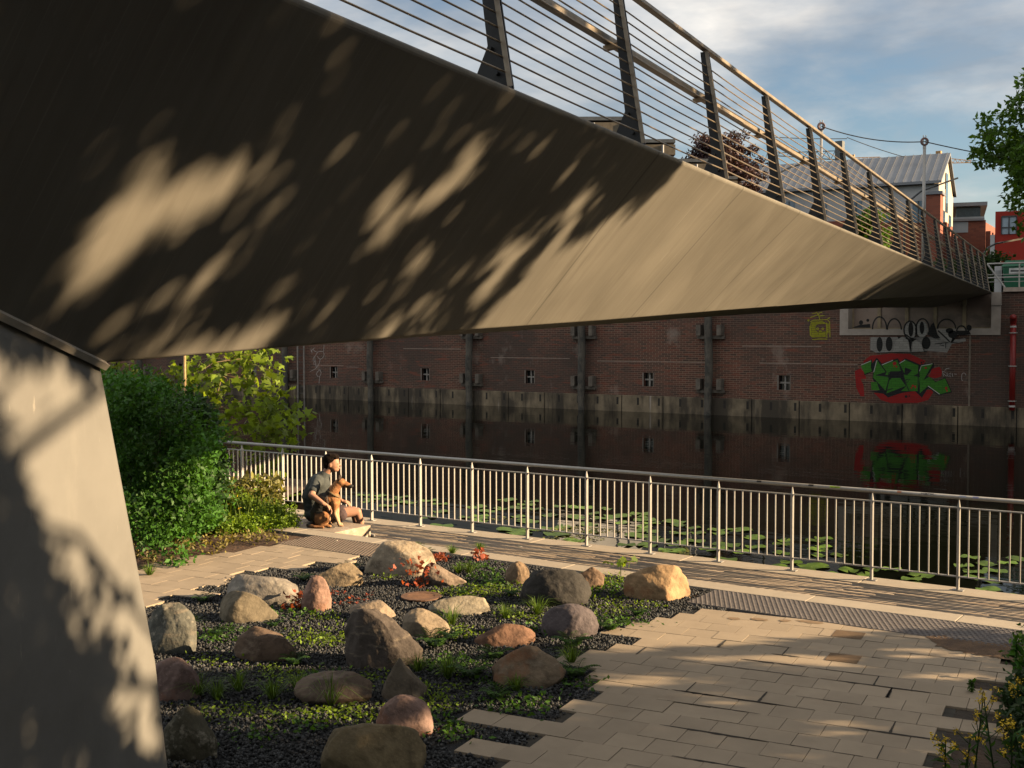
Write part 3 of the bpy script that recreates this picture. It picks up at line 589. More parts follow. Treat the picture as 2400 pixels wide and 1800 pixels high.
stroke('highlights', (.55, .52, .48), [[(305, 922), (410, 878)], [(438, 998), (470, 872), (480, 880)], [(524, 920), (640, 872)], [(708, 905), (768, 868)], [(920, 985), (938, 930), (1055, 908)], [(1010, 1142), (1130, 1228)]], 7, .010, g1)
stroke('letter_lines', (.01, .01, .01), [[(462, 1028), (605, 1043)], [(600, 1000), (705, 990)], [(598, 1000), (590, 1060)], [(690, 870), (740, 990), (770, 1100), (810, 1195)], [(720, 1000), (715, 1058)], [(770, 950), (835, 975), (768, 1000)], [(775, 1075), (820, 1072), (785, 1110), (775, 1075)], [(905, 1010), (905, 1190)], [(560, 1190), (640, 1170)]], 9, .010, g1)
paint('dots', (.50, .02, .015), [ell(658, 905, 20, 20), ell(676, 938, 10, 10), ell(648, 936, 6, 6), ell(985, 952, 12, 10), ell(850, 1140, 12, 12), ell(875, 1150, 9, 16), ell(835, 1162, 8, 10), ell(1200, 1165, 13, 16), ell(1208, 1192, 8, 10)], .0105, g1)
paint('dots', (.012, .012, .012), [ell(778, 1252, 15, 14), ell(812, 1248, 8, 8), ell(940, 895, 10, 10), ell(962, 888, 7, 7), ell(945, 912, 7, 6)], .0105, g1)
# silver and black throw-up across the sill and the bricks under it
g2 = paint('graffiti', (.36, .33, .30), [[(405, 628), (1130, 622), (1255, 660), (1400, 640), (1410, 670), (1260, 700), (1210, 790), (1100, 780), (1000, 775), (810, 790), (620, 785), (470, 795), (402, 760)]], .004)
paint('letters', (.42, .39, .35), [ell(822, 560, 62, 92), ell(945, 545, 62, 85), [(1110, 640), (1130, 560), (1160, 545), (1240, 560), (1255, 600), (1262, 650), (1240, 690)], [(640, 780), (670, 660), (740, 622), (800, 660), (820, 780)], [(840, 780), (850, 680), (880, 655), (940, 700), (965, 780)]], .056, g2)
stroke('outlines', (.012, .011, .010), [arc(500, 545, 75, 130, 0, 180), arc(655, 560, 75, 125, 5, 175), arc(822, 555, 66, 96, -30, 300), arc(952, 545, 70, 110, -10, 230), arc(1205, 540, 95, 100, 0, 180), arc(1360, 570, 50, 60, -10, 180), [(880, 655), (830, 640), (770, 600)], [(1115, 560), (1180, 620), (1240, 680)]], 16, .060, g2)
paint('letters_black', (.012, .011, .010), [ell(828, 545, 26, 78), ell(945, 530, 24, 66), [(1000, 600), (1040, 500), (1070, 470), (1110, 600), (1140, 640), (1070, 640)], ell(1235, 560, 40, 28), ell(1270, 600, 50, 40), [(1300, 560), (1440, 560), (1460, 600), (1330, 610)], ell(1440, 530, 28, 32), ell(305, 475, 22, 24), ell(376, 452, 16, 16), [(210, 530), (290, 500), (400, 490), (405, 530)]], .062, g2)
paint('letters_black', (.014, .013, .012), [ell(500, 705, 32, 78), ell(600, 700, 36, 76), ell(990, 690, 46, 66), [(690, 620), (880, 655), (840, 680), (825, 770), (812, 680), (760, 650), (700, 660)], [(1230, 640), (1300, 640), (1270, 680), (1225, 680)]], .0085, g2)
stroke('numbers', (.014, .013, .012), [[(690, 690), (715, 670), (735, 685), (700, 735), (672, 740), (720, 738)], [(735, 680), (765, 668), (775, 690), (750, 705), (790, 715), (795, 745), (770, 765), (745, 755)], [(680, 762), (735, 758)]], 9, .0095, g2)
stroke('base_line', (.014, .013, .012), [[(470, 795), (620, 788), (820, 792), (1000, 778)], [(1080, 700), (1160, 690), (1130, 710), (1180, 720)], [(1195, 690), (1195, 745)], [(1150, 690), (1250, 684), (1330, 690)]], 8, .0095, g2)
stroke('graffiti', (.42, .38, .36), [[(1160, 985), (1172, 1042)], [(1160, 985), (1195, 1000), (1170, 1012), (1205, 1040)], [(1208, 1000), (1212, 1035), (1222, 1038)], [(1250, 1005), (1222, 1020), (1252, 1022), (1222, 1042), (1250, 1042)], [(1262, 1008), (1270, 1045)], [(1285, 1015), (1310, 1018)], arc(1385, 1030, 22, 25, 0, 180, 8), [(1363, 1030), (1363, 1080), (1375, 1088)], [(1185, 980), (1200, 960), (1235, 955)]], 6, .0065)
kw = dict(s=11.06, ox=1750, oy=700)
g3 = stroke('graffiti', (.38, .36, .012), [[(1820, 310), (1800, 370), (1700, 390)], [(1810, 350), (1860, 420), (1880, 470), (1895, 540)], [(1860, 410), (1900, 360), (1960, 350)], [(1850, 420), (1640, 490)], [(1880, 450), (2020, 440)], [(2100, 520), (2160, 490)], [(1650, 600), (1720, 560), (2090, 540), (2150, 600), (2160, 1000)], [(1700, 1060), (1900, 1045), (2090, 1050)], [(2070, 620), (2080, 1020)], [(1640, 700), (1650, 960)], arc(1840, 780, 30, 22, 0, 340, 10), arc(1975, 780, 26, 18, 0, 340, 10)], 20, .006, kw=kw)
paint('face', (.34, .33, .012), [[(1650, 640), (1700, 590), (1960, 575), (2060, 640), (2060, 660), (1850, 665), (1790, 700), (1785, 800), (1830, 860), (1880, 870), (1960, 860), (2050, 850), (2060, 900), (2050, 1000), (1700, 1010), (1650, 960)], [(2085, 640), (2130, 640), (2130, 900), (2085, 900)], ell(1600, 560, 30, 32), ell(1910, 850, 40, 40)], .0055, g3, kw=kw, mort=(.09, .05, .03))
kw = dict(s=13.825, ox=680, oy=780)
stroke('graffiti', (.42, .38, .35), [[(1100, 395), (1085, 590)], [(740, 540), (800, 600), (880, 625), (1000, 600), (1070, 610), (1105, 690), (1080, 780), (1020, 840), (970, 850), (920, 820), (880, 760)], [(790, 480), (700, 570), (710, 660)], [(670, 520), (690, 620)], [(880, 640), (820, 740), (800, 760), (750, 820), (740, 915), (810, 910), (795, 770)], [(810, 900), (770, 960), (770, 1030), (830, 1040), (855, 1125)], [(975, 850), (950, 970), (880, 1100), (800, 1180), (650, 1255)], [(810, 900), (830, 1040)], [(920, 1190), (970, 1200), (1005, 1300), (970, 1400), (890, 1410), (850, 1340), (880, 1270), (950, 1210)], [(955, 1400), (935, 1640)]], 15, .006, kw=kw)
b = MB(); 
# chalky mortar lines running along the wall
for (u0, v0, u1, v1) in ((1740, 811, 1925, 812.5), (1780, 851, 2010, 852.5), (1400, 846, 1660, 848), (742, 856, 805, 857), (812, 860, 840, 861), (945, 817, 1080, 818), (1150, 838, 1335, 843)):
    P, Q = ony(u0, v0, YW-.003), ony(u1, v1, YW-.003); Q[2] = P[2]; b.bar(P, Q, .006, .018)
b.build('mortar_line', mat('chalk', (.42, .32, .26), .9), qw)
# timber fender piles with bracket blocks
mt = overlay(mat('weathered_timber', (.12, .105, .085), .9, var=.35, scale=3, stretch=(6, 6, .6), bump=.8, bscale=12), (.05, .05, .045), 3, .45, .6, .8)
mb_ = mat('bracket_timber', (.15, .125, .10), .9, var=.4, scale=4)
names = ['leftmost weathered fender pile on the quay wall, half hidden by leaves of the sapling', 'weathered fender pile beside the twin steel pipes', 'weathered fender pile right of the white line drawing', 'jagged dark fender pile left of the middle windows', 'dark fender pile below the middle of the bridge girder', 'pale split fender pile between the yellow face and the middle windows']
for i, (x, nm) in enumerate(zip([-52.02, -40.94, -35.45, -29.8, -24.15, -18.6], names)):
    f = thing('fender_pile', nm, 'timber pile', (x, YW-.3, WZ), 'fender piles on the quay wall')
    g_ = np.random.default_rng(i); rings = []
    for z in np.arange(-1.2, 3.9, .18):
        a = np.linspace(0, 2*math.pi, 12, endpoint=False); r_ = .15*(1+g_.normal(size=12)*.05)*(1-.15*(z < .3)*g_.random()); rings.append([(x+rr*math.cos(q)+.02*math.sin(z*2+i), YW-.3+rr*math.sin(q), z) for rr, q in zip(r_, a)])
    MB().loft(rings).build('pile', mt, f, smooth=True)
    for z in (.72, 2.75):
        for s_ in (-1, 1):
            MB().bb(x+s_*.42-.09, x+s_*.42+.09, YW-.32, YW-.005, z-.2, z+.2).build('block', mb_, f)
        MB().bb(x-.55, x+.55, YW-.16, YW-.005, z-.33, z-.21).build('cross_beam', mb_, f)
# twin pipes / ladder
ld = thing('ladder', 'tall thin steel ladder running down the quay wall into the water', 'ladder', (-39.6, YW-.15, WZ))
xa, xb = ony(704, 850, YW)[0], ony(719, 850, YW)[0]; ms_ = mat('ladder_steel', (.30, .27, .24), .5, metal=.5)
for x in (xa, xb): MB().tube([(x, YW-.18, WZ-.8), (x, YW-.18, 3.9)], .04, 8).build('rail', ms_, ld)
for z in np.arange(-.2, 3.8, .3): MB().tube([(xa, YW-.18, z), (xb, YW-.18, z)], .012, 6).build('rung', mat('rung', (.10, .10, .10), .6), ld)
# red standpipe
rp = thing('standpipe', 'red painted standpipe fixed to the quay wall near the right edge', 'pipe', (-7.96, YW-.16, .1))
mr_ = mat('red_paint', (.22, .015, .012), .45, var=.15)
MB().tube([(-7.96, YW-.2, .12), (-7.96, YW-.2, 2.98)], .09, 14).build('pipe', mr_, rp, smooth=True)
MB().tube([(-7.96, YW-.2, 2.9), (-7.96, YW-.2, 3.02), (-7.95, YW-.3, 3.12), (-7.93, YW-.42, 3.13)], [.09, .11, .11, .085], 12).build('outlet', mr_, rp, smooth=True)
for z in (.42, 1.55, 2.62): MB().tube([(-7.96, YW-.2, z-.015), (-7.96, YW-.2, z+.015)], .13, 14).build('clamp', M['galv'], rp)
for z in (.25, 2.82): MB().tube([(-7.96, YW-.2, z-.03), (-7.96, YW-.2, z+.03)], .097, 14).build('reflective_band', mat('band', (.5, .48, .45), .4), rp)

# ================================================================ footbridge
E0 = ony(2325, 687, 40.); Z0 = 3.935; E0[2] = 0.
def BR(t, s, z): return E0 + BX*t + AX*s + np.array([0, 0, z])
M['girder'] = bpy.data.materials.new('girder_steel'); m = M['girder']; m.use_nodes = True; t = m.node_tree; p = t.nodes['Principled BSDF']
p.inputs['Roughness'].default_value = .55; p.inputs['Metallic'].default_value = .06; p.inputs['Specular IOR Level'].default_value = .12
c = N(t, 'ShaderNodeTexCoord'); s3 = N(t, 'ShaderNodeSeparateXYZ'); link(t, c.outputs['Object'], s3.inputs[0])
mp = N(t, 'ShaderNodeMapping'); mp.inputs['Scale'].default_value = (.35, 16, .35); link(t, c.outputs['Object'], mp.inputs[0])
n1 = N(t, 'ShaderNodeTexNoise'); n1.inputs['Scale'].default_value = 1; n1.inputs['Detail'].default_value = 9; n1.inputs['Roughness'].default_value = .62; link(t, mp.outputs[0], n1.inputs['Vector'])
r1 = N(t, 'ShaderNodeValToRGB'); r1.color_ramp.elements[0].position = .28; r1.color_ramp.elements[1].position = .72; r1.color_ramp.elements[0].color = (.172, .158, .131, 1); r1.color_ramp.elements[1].color = (.200, .186, .158, 1); link(t, n1.outputs[0], r1.inputs[0])
n2 = N(t, 'ShaderNodeTexNoise'); n2.inputs['Scale'].default_value = .9; n2.inputs['Detail'].default_value = 4; link(t, c.outputs['Object'], n2.inputs['Vector'])
m2 = N(t, 'ShaderNodeMapRange'); m2.inputs[1].default_value = .3; m2.inputs[2].default_value = .7; m2.inputs[3].default_value = .82; m2.inputs[4].default_value = 1.15; link(t, n2.outputs[0], m2.inputs[0])
vm = N(t, 'ShaderNodeVectorMath', operation='SCALE'); link(t, r1.outputs[0], vm.inputs[0]); link(t, m2.outputs[0], vm.inputs['Scale'])
# transverse weld seams
dv = N(t, 'ShaderNodeMath', operation='DIVIDE'); dv.inputs[1].default_value = 2.33; link(t, s3.outputs[1], dv.inputs[0]); fr = N(t, 'ShaderNodeMath', operation='FRACT'); link(t, dv.outputs[0], fr.inputs[0])
pg = N(t, 'ShaderNodeMath', operation='PINGPONG'); pg.inputs[1].default_value = .5; link(t, fr.outputs[0], pg.inputs[0])
lt = N(t, 'ShaderNodeMapRange'); lt.inputs[1].default_value = .003; lt.inputs[2].default_value = .009; lt.inputs[3].default_value = .62; lt.inputs[4].default_value = 1; link(t, pg.outputs[0], lt.inputs[0])
v2 = N(t, 'ShaderNodeVectorMath', operation='SCALE'); link(t, vm.outputs[0], v2.inputs[0]); fd = N(t, 'ShaderNodeMapRange'); fd.inputs[1].default_value = -33.2; fd.inputs[2].default_value = -32.5; fd.inputs[3].default_value = 1; fd.inputs[4].default_value = 0; link(t, s3.outputs[1], fd.inputs[0])
sm = N(t, 'ShaderNodeMath', operation='MAXIMUM'); link(t, fd.outputs[0], sm.inputs[0]); link(t, lt.outputs[0], sm.inputs[1]); link(t, sm.outputs[0], v2.inputs['Scale'])
# fine scratches
mp3 = N(t, 'ShaderNodeMapping'); mp3.inputs['Scale'].default_value = (1.2, 60, 1.2); mp3.inputs['Rotation'].default_value = (0, 0, .12); link(t, c.outputs['Object'], mp3.inputs[0])
n3 = N(t, 'ShaderNodeTexNoise'); n3.inputs['Scale'].default_value = 1; n3.inputs['Detail'].default_value = 3; link(t, mp3.outputs[0], n3.inputs['Vector'])
m3 = N(t, 'ShaderNodeMapRange'); m3.inputs[1].default_value = .62; m3.inputs[2].default_value = .72; m3.inputs[4].default_value = .35; link(t, n3.outputs[0], m3.inputs[0])
mx3 = N(t, 'ShaderNodeMix', data_type='RGBA'); link(t, m3.outputs[0], mx3.inputs[0]); link(t, v2.outputs[0], mx3.inputs[6]); mx3.inputs[7].default_value = (.30, .28, .24, 1); link(t, mx3.outputs[2], p.inputs['Base Color'])
bmp = N(t, 'ShaderNodeBump'); bmp.inputs['Strength'].default_value = .12; bmp.inputs['Distance'].default_value = .004; link(t, n1.outputs[0], bmp.inputs['Height']); link(t, bmp.outputs[0], p.inputs['Normal'])
fb = thing('footbridge', 'steel footbridge with folded girder crossing the canal overhead, carried by a leaning leg', 'bridge', E0, rotz=TH)
tch = [-64, -45, -37, -34.5, -33.7, -31.1, -27.1, -20.5, -15, -12, -8, -4, 0]; sch = [-1.1]*8 + [-1.05, -.9, -.65, -.35, -.02]; zch = [2.44, 2.45, 2.475, 2.585, 2.63, 2.725, 2.89, 3.15, 3.36, 3.47, 3.63, 3.78, 3.92]
tbo = [-64, -37, -33, -31.5, -26.6, -23.5, -18.6, -16, -10, -2.4, 0]; zbo = [2.38, 2.44, 2.585, 2.63, 2.80, 2.90, 3.02, 3.12, 3.27, 3.42, 3.53]
BW = 3.7
ts = sorted(set(tch+tbo+list(np.arange(-62, 0, 1.5)))); rings = []
for q in ts:
    sc1 = np.interp(q, tch, sch); zc1 = np.interp(q, tch, zch); zb1 = min(np.interp(q, tbo, zbo), zc1-.005); sb1 = np.interp(q, [-6, 0], [-1.8, -1.5])
    rings.append([(0, q, Z0), (sc1, q, zc1), (sb1, q, zb1), (-BW-sb1, q, zb1), (-BW-sc1, q, zc1), (-BW, q, Z0), (-BW, q, Z0+.03), (0, q, Z0+.03)])
go = MB().loft(rings).build('girder', M['girder'], fb, local=True)
bevel(go, .012, 2)
MB().bb(-BW+.1, -.1, -64, 3, Z0+.033, Z0+.06).build('deck', mat('bridge_deck', (.14, .13, .12), .9), fb, local=True)
overlay(M['girder'], (.09, .08, .065), 1.2, .60, .74, .45, stretch=(.6, 5, .6), seed=6); overlay(M['girder'], (.30, .285, .25), 3.0, .66, .72, .35, stretch=(1, 3, 1), seed=16, detail=9)
# leg
Lm = overlay(mat('leg_concrete', (.185, .18, .165), .62, var=.12, scale=1.6, bump=.08, bscale=8, metal=.1), (.25, .24, .215), 3.5, .55, .66, .35, stretch=(1, 1, .3)); overlay(Lm, (.115, .11, .10), 1.1, .5, .7, .6, seed=3); overlay(Lm, (.36, .33, .28), 14, .66, .70, .4, stretch=(2.5, 2.5, .5), seed=8)
P1 = (-1.10, -37.0, 2.475); P2 = (-.938, -37.672, 2.686); dS = (.162/-.672)
def LP(t_, z): return (-1.10 + (t_+37.0)*dS, t_, z)
lf = [(-1.225, -36.41, -.1), (-1.18, -36.6, 1.0), (-1.10, -37.0, 2.475), (-.938, -37.672, 2.686), (-.70, -38.66, 3.0), (-.56, -39.25, 3.18), (-.42, -39.8, 1.2), (-.36, -40.05, -.1)]
b = MB(); b.prism([np.array(q)+[-.004, 0, 0] for q in lf], (-1.6, -.25, 0)); lo = b.build('leg', Lm, fb, local=True); bevel(lo, .02)
# weld flange where leg meets girder
b = MB(); b.bar((-1.095, -36.99, 2.468), (-.56, -39.25, 3.176), .03, .055, upv=(.79, .1, -.6)); b.build('joint_flange', mat('flange', (.40, .36, .30), .5), fb, local=True)
# railing of the bridge
mdk = mat('post_steel', (.022, .024, .026), .55, metal=.2, var=.2); mro = mat('cable_steel', (.36, .29, .21), .38, metal=.6); mhr = mat('handrail_steel', (.30, .25, .19), .45, metal=.5)
tp = [-35.06 + 2.125*k for k in range(-5, 17)]
zr = Z0+.03
for side in (0, 1):
    sg = 1 if side == 0 else -1; s0 = 0 if side == 0 else -BW
    first = None
    for q in tp:
        prof = [(-.005, 0), (-.092, .55), (-.185, 1.13), (-.25, 1.13), (-.185, .55), (-.145, .24), (-.255, 0)]
        if first is None:
            b = MB(); b.prism([(s0+sg*a, q-.012, zr+z) for a, z in prof], (0, .024, 0)); b.prism([(s0+sg*a, q+.03, zr+z) for a, z in prof], (0, .012, 0)) 
            first = b.build('railing_post', mdk, fb, local=True); q0 = q
            b = MB(); b.bar((s0+sg*.004, q-.03, zr), (s0-sg*.19, q-.03, zr+1.13), .006, .03); eb = b.build('edge_strip', mhr, first, local=True)
            bo = [MB().tube([(s0+sg*a, q-.04, zr+z), (s0+sg*a, q-.012, zr+z)], .012, 8).build('bolt', mdk, first, local=True) for a, z in ((-.08, .08), (-.12, .22))] if side == 0 else []
        else:
            c_ = first.copy(); SC.collection.objects.link(c_); c_.location = (0, q-q0, 0)
            for ch in [eb]+bo: d_ = ch.copy(); SC.collection.objects.link(d_); d_.parent = c_
    hts = [.085 + .083*k for k in range(12)]
    for h in hts:
        sl = s0 - sg*(.02 + h*.175)
        pts = []
        for i in range(len(tp)-1):
            for fz in (0, .25, .5, .75): pts.append((sl, tp[i]+fz*2.125, zr+h-.006*math.sin(math.pi*fz)))
        pts.append((sl, tp[-1], zr+h)); MB().tube(pts, .0058, 6).build('cable', mro, fb, local=True)
    b = MB(); b.bar((s0-sg*.215, tp[0], zr+1.16), (s0-sg*.215, 0, zr+1.16), .055, .035); bevel(b.build('handrail', mhr, fb, local=True), .006)
    lr = MB().bar((s0-sg*.30, tp[0], zr+.775), (s0-sg*.30, -.3, zr+.775), .06, .06).build('light_rail', mhr, fb, local=True); bevel(lr, .012)
    for q in tp: MB().bar((s0-sg*.17, q+.05, zr+.74), (s0-sg*.33, q+.05, zr+.72), .05, .035).build('bracket', mat('bracket', (.32, .22, .13), .5, metal=.4), lr, local=True)
# ================================================================ trees and plants
def leafmat(name, col, var=.3, tr=.35, scale=.8, rough=.55, amt=.5): return mat(name, col, rough, var=var, scale=scale, tint=True, tintamt=amt, trans=tr, spec=.35)
M['bark'] = mat('bark', (.10, .08, .06), .95, var=.4, scale=4, stretch=(3, 3, .6), bump=.8, bscale=12)
def clumps(centres, radii, per, tpl, size, m, name, parent, upw=.6, droop=.3, seed=1, squash=.8, tints=None, surf=.5):
    g_ = np.random.default_rng(seed); C = np.repeat(centres, per, 0); R = np.repeat(radii, per)[:, None]; n_ = len(C)
    d = unit(g_.normal(size=(n_, 3)))*(g_.random((n_, 1))**(1/(2+3*surf))); P = C + d*R*np.array([1, 1, squash]); T = (np.repeat(tints, per) if tints is not None else .5) + (g_.random(n_)-.5)*.5
    return scatter(name, *tpl, P, rframes(n_, upw, droop, g_), size*g_.uniform(.65, 1.25, n_), m, parent, tint=np.clip(T, 0, 1))
def branch_tree(root, base, top, crowns, m, r0=.2, nmax=40, seed=0):
    """one trunk and limbs reaching into the crown"""
    g_ = np.random.default_rng(seed); b = MB(); base = np.array(base, float); top = np.array(top, float); L = top-base
    b.tube([base, base+L*.3+g_.normal(size=3)*.05, base+L*.65+g_.normal(size=3)*.12, top], [r0, r0*.8, r0*.55, r0*.2], 10)
    idx = g_.permutation(len(crowns))[:nmax]
    for i in idx:
        c = np.array(crowns[i]); f_ = g_.uniform(.3, .85); s_ = base+L*f_; mid = (s_+c)/2 + np.array([0, 0, .12*np.linalg.norm(c-s_)]); b.tube([s_, mid, c], [r0*.32*(1.1-f_), r0*.2*(1.1-f_), .012], 6, cap=False)
    return b.build('trunk', m, root, smooth=True)
# ---- unseen tree right of the view on the near bank: leaves placed where dappled shade should fall (sun-plane coordinates p,q; h along the sun's azimuth)
hv = np.array([math.cos(SUN_H), math.sin(SUN_H), 0]); pv = np.array([-math.sin(SUN_H), math.cos(SUN_H), 0])
def sunpt(p, q, h): return hv*h + pv*p + np.array([0, 0, (q + h*math.sin(SUN_E))/math.cos(SUN_E)])
g_ = np.random.default_rng(21); n_ = 230000
pp = g_.uniform(-5, 11.3, n_); qq = g_.uniform(-1.5, 6.5, n_); pq = np.stack([pp, qq, pp*0], 1)
def urank(x): return np.argsort(np.argsort(x))/len(x)
fine = urank(vnoise(pq*[1, .85, 1], 12.5, 6) + .45*vnoise(pq, 19., 5)); soft = vnoise(pq, 9., 9)
edge = np.interp(qq, [-1.5, -.6, 0, .6, 1.3, 1.9, 2.6, 3.0, 3.35, 3.65, 4.2, 6.5], [10.9, 10.3, 9.6, 8.9, 8.3, 8.1, 7.95, 8.15, 8.5, 9.8, 10.5, 9.0])
f_open = np.clip((pp-(edge-1.6))/1.6, 0, 1)**1.5*.55 + np.where(qq < .1, .12, .20)            # more gaps towards the outer edge
f_open = np.where(pp > edge + .22*soft, 1.01, f_open)
leg = (pp < 6.0) & (qq < 3.15); lit = qq > 2.85 - (pp-4.25)*1.76
f_open = np.where(leg & lit, .93, np.where(leg & (qq > 1.0), .04, f_open))
gl_ = (pp < 5.5) & (qq >= 3.15); f_open = np.where(gl_, .50, f_open)
f_open = np.where(qq > 3.70+.05*(pp-4), np.where(pp < 8, 0, f_open*.6), f_open)
f_open = np.where((qq < 1.3) & (pp < 8.0), np.where(qq > .3, .38, .10), f_open)
f_open = np.where(pp < 3.4, .05, f_open); f_open = np.where(qq > 4.6, .30, f_open)
keep = (fine + .03*soft) > f_open
pp, qq = pp[keep], qq[keep]; hh = 9.8 + g_.normal(size=len(pp))*.9 + .3*(qq-2)
C = hv*hh[:, None] + pv*pp[:, None]; C[:, 2] = (qq + hh*math.sin(SUN_E))/math.cos(SUN_E)
tr = thing('broadleaf_tree', 'big leafy tree on the near bank, unseen at right, crown shaped to cast the dappled shade', 'tree', (*sunpt(2.0, 0, 10.2)[:2], 0))
base = np.array([*sunpt(2.0, 0, 10.2)[:2], 0.])
scatter('crown', *LEAF, C, rframes(len(C), .5, .3, g_), g_.uniform(.11, .19, len(C)), leafmat('shade_leaf', (.05, .085, .02), tr=.06), tr)
branch_tree(tr, base, base+[-.5, .3, 9.5], C[::900], M['bark'], .32, 40, 3)
for (x, y, h, r_, sd_, lb) in ((11, -5, 7, 4.5, 61, 'unseen dense tree added behind the camera at right to hold back sky light'), (2.5, -11, 7, 5, 62, 'unseen dense tree added straight behind the camera to hold back sky light'), (15, 3, 8, 4.5, 63, 'unseen dense tree added far right of the path to hold back sky light')):  # unseen trees added to block sky light on girder and foreground
    g_ = np.random.default_rng(sd_); n_ = 9000; d = unit(g_.normal(size=(n_, 3)))*(g_.random((n_, 1))**.4); Cx = np.array([x, y, h])+d*[r_, r_, r_*.8]; Cx = Cx[Cx[:, 2] > 1.2]
    t_ = thing('broadleaf_tree', lb, 'tree', (x, y, 0)); scatter('crown', *LEAF, Cx, rframes(len(Cx), .4, .3, g_), g_.uniform(.3, .5, len(Cx)), leafmat('tree_leaf', (.04, .07, .018), tr=.1), t_); branch_tree(t_, (x, y, 0), (x, y, h+1), Cx[::400], M['bark'], .3, 20, sd_)
for i, (x, y, h, r_) in enumerate(((8.5, 47.5, 9.5, 6.0), (19, 46.5, 11, 6.5), (30, 46, 13.0, 6.5))):
    g_ = np.random.default_rng(70+i); n_ = 9000; d = unit(g_.normal(size=(n_, 3)))*(g_.random((n_, 1))**.4); Cx = np.array([x, y, h])+d*[r_, r_*.8, r_*.85]; Cx += (vnoise(Cx, .9, i)*.8)[:, None]*d; Cx = Cx[Cx[:, 2] > 5]
    t_ = thing('broadleaf_tree', ['leafy tree on the far bank just outside the view at right', 'second leafy tree of the far bank row outside the view', 'tallest leafy tree at the end of the far bank row outside the view'][i], 'tree', (x, y, 3.7)); scatter('crown', *LEAF, Cx, rframes(len(Cx), .4, .3, g_), g_.uniform(.45, .75, len(Cx)), leafmat('tree_leaf', (.05, .09, .02), tr=.1), t_); branch_tree(t_, (x, y, 3.7), (x, y, h+1), Cx[::400], M['bark'], .3, 20, i)
# low bushes below it (they shade the front of the bed)
g_ = np.random.default_rng(22); n_ = 9000; pp = g_.uniform(-7, 9.0, n_); qq = -3.1 + g_.random(n_)*2.2; hh = 7.6+g_.normal(size=n_)*.4
zz = (qq+hh*math.sin(SUN_E))/math.cos(SUN_E); keep = (zz > 0) & (qq < -1.0 + .5*vnoise(np.stack([pp, pp*0, pp*0], 1), 1.3, 8))
C = np.stack([sunpt(a, b_, c_) for a, b_, c_ in zip(pp[keep], qq[keep], hh[keep])]); C = C[C[:, 1] < 10.6]
o = scatter('bushes', *LEAF, C, rframes(len(C), .3, 0, g_), g_.uniform(.1, .2, len(C)), leafmat('bush_leaf', (.05, .08, .02), tr=.2), loc=(8, 5, 0)); setp(o, 'dense low bushes under the big tree beside the path', 'bushes', kind='stuff')

# ---- far bank: green tree at the right edge
def crown_tree(name, label, cx, cy, z0, zc, rx, rz, nc, per, lsz, lm, seed, base_z=3.7, r0=.25, cr=.9, tpl=LEAF, flat=1., group=None, cut=None):
    g_ = np.random.default_rng(seed); t_ = thing(name, label, 'tree', (cx, cy, base_z), group)
    d = unit(g_.normal(size=(nc, 3))); r_ = g_.random(nc)**.45; c = np.array([cx, cy, zc]) + d*r_[:, None]*np.array([rx, rx, rz]); c += (vnoise(c, .8, seed)*.12*rx)[:, None]*d
    if cut is not None: c = c[cut(c)]
    rad_ = cr*g_.uniform(.6, 1.2, len(c)); ti = .5 + .25*vnoise(c, .9, seed+1)
    clumps(c, rad_, per, tpl, lsz, lm, 'crown', t_, upw=.9, droop=.5, seed=seed, squash=.6, tints=ti); branch_tree(t_, (cx, cy, base_z), (cx, cy, zc+rz*.4), c, M['bark'], r0, 30, seed); return t_
gl = leafmat('green_leaf', (.07, .15, .018), amt=.75)
crown_tree('broadleaf_tree', 'tall green tree on the far bank, cut by the right edge of the photo', dep(2268, 440, 52)[0]+10.1, 47.8, 0, 9.3, 7.0, 4.9, 520, 260, .25, gl, 31, cr=1.0, r0=.4)
crown_tree('purple_tree', 'dark purple-leaved tree behind the bridge railing', dep(1690, 430, 58)[0], dep(1690, 430, 58)[1], 0, dep(1690, 425, 58)[2]-.2, 2.2, 2.7, 190, 170, .17, leafmat('purple_leaf', (.055, .028, .032), tr=.15, amt=.8), 32, cr=.5, r0=.14, cut=lambda c: np.abs(c[:, 2]-8) < 20)
crown_tree('small_tree', 'young green tree behind the bridge railing left of the red brick arches', dep(2035, 560, 52)[0], dep(2035, 560, 52)[1], 0, dep(2035, 550, 52)[2], 1.0, 1.3, 60, 90, .17, gl, 33, cr=.38, r0=.06)
# hedge at the bridge end
g_ = np.random.default_rng(34); hc = np.array([dep(u, v, 46) for u, v in zip(g_.uniform(2235, 2335, 60), g_.uniform(610, 690, 60))]) + g_.normal(size=(60, 3))*[.3, .6, .1]
hd = thing('hedge', 'dark green climbing hedge behind the far end of the bridge railing', 'hedge', (*dep(2290, 690, 46)[:2], 3.7)); 
clumps(hc, np.full(60, .45), 110, LEAF, .2, leafmat('hedge_leaf', (.035, .075, .02), amt=.6), 'foliage', hd, seed=34)
g_ = np.random.default_rng(35); hc = np.array([dep(u, 640, 48) for u in g_.uniform(2060, 2200, 50)]); hc[:, 2] = g_.uniform(3.8, 5.2, 50)
hd = thing('hedge', 'low green shrubs in front of the brick arches beyond the bridge', 'shrub', (*dep(2130, 690, 48)[:2], 3.7)); clumps(hc, np.full(50, .6), 110, LEAF, .2, leafmat('hedge_leaf2', (.05, .09, .02), amt=.6), 'foliage', hd, seed=35)

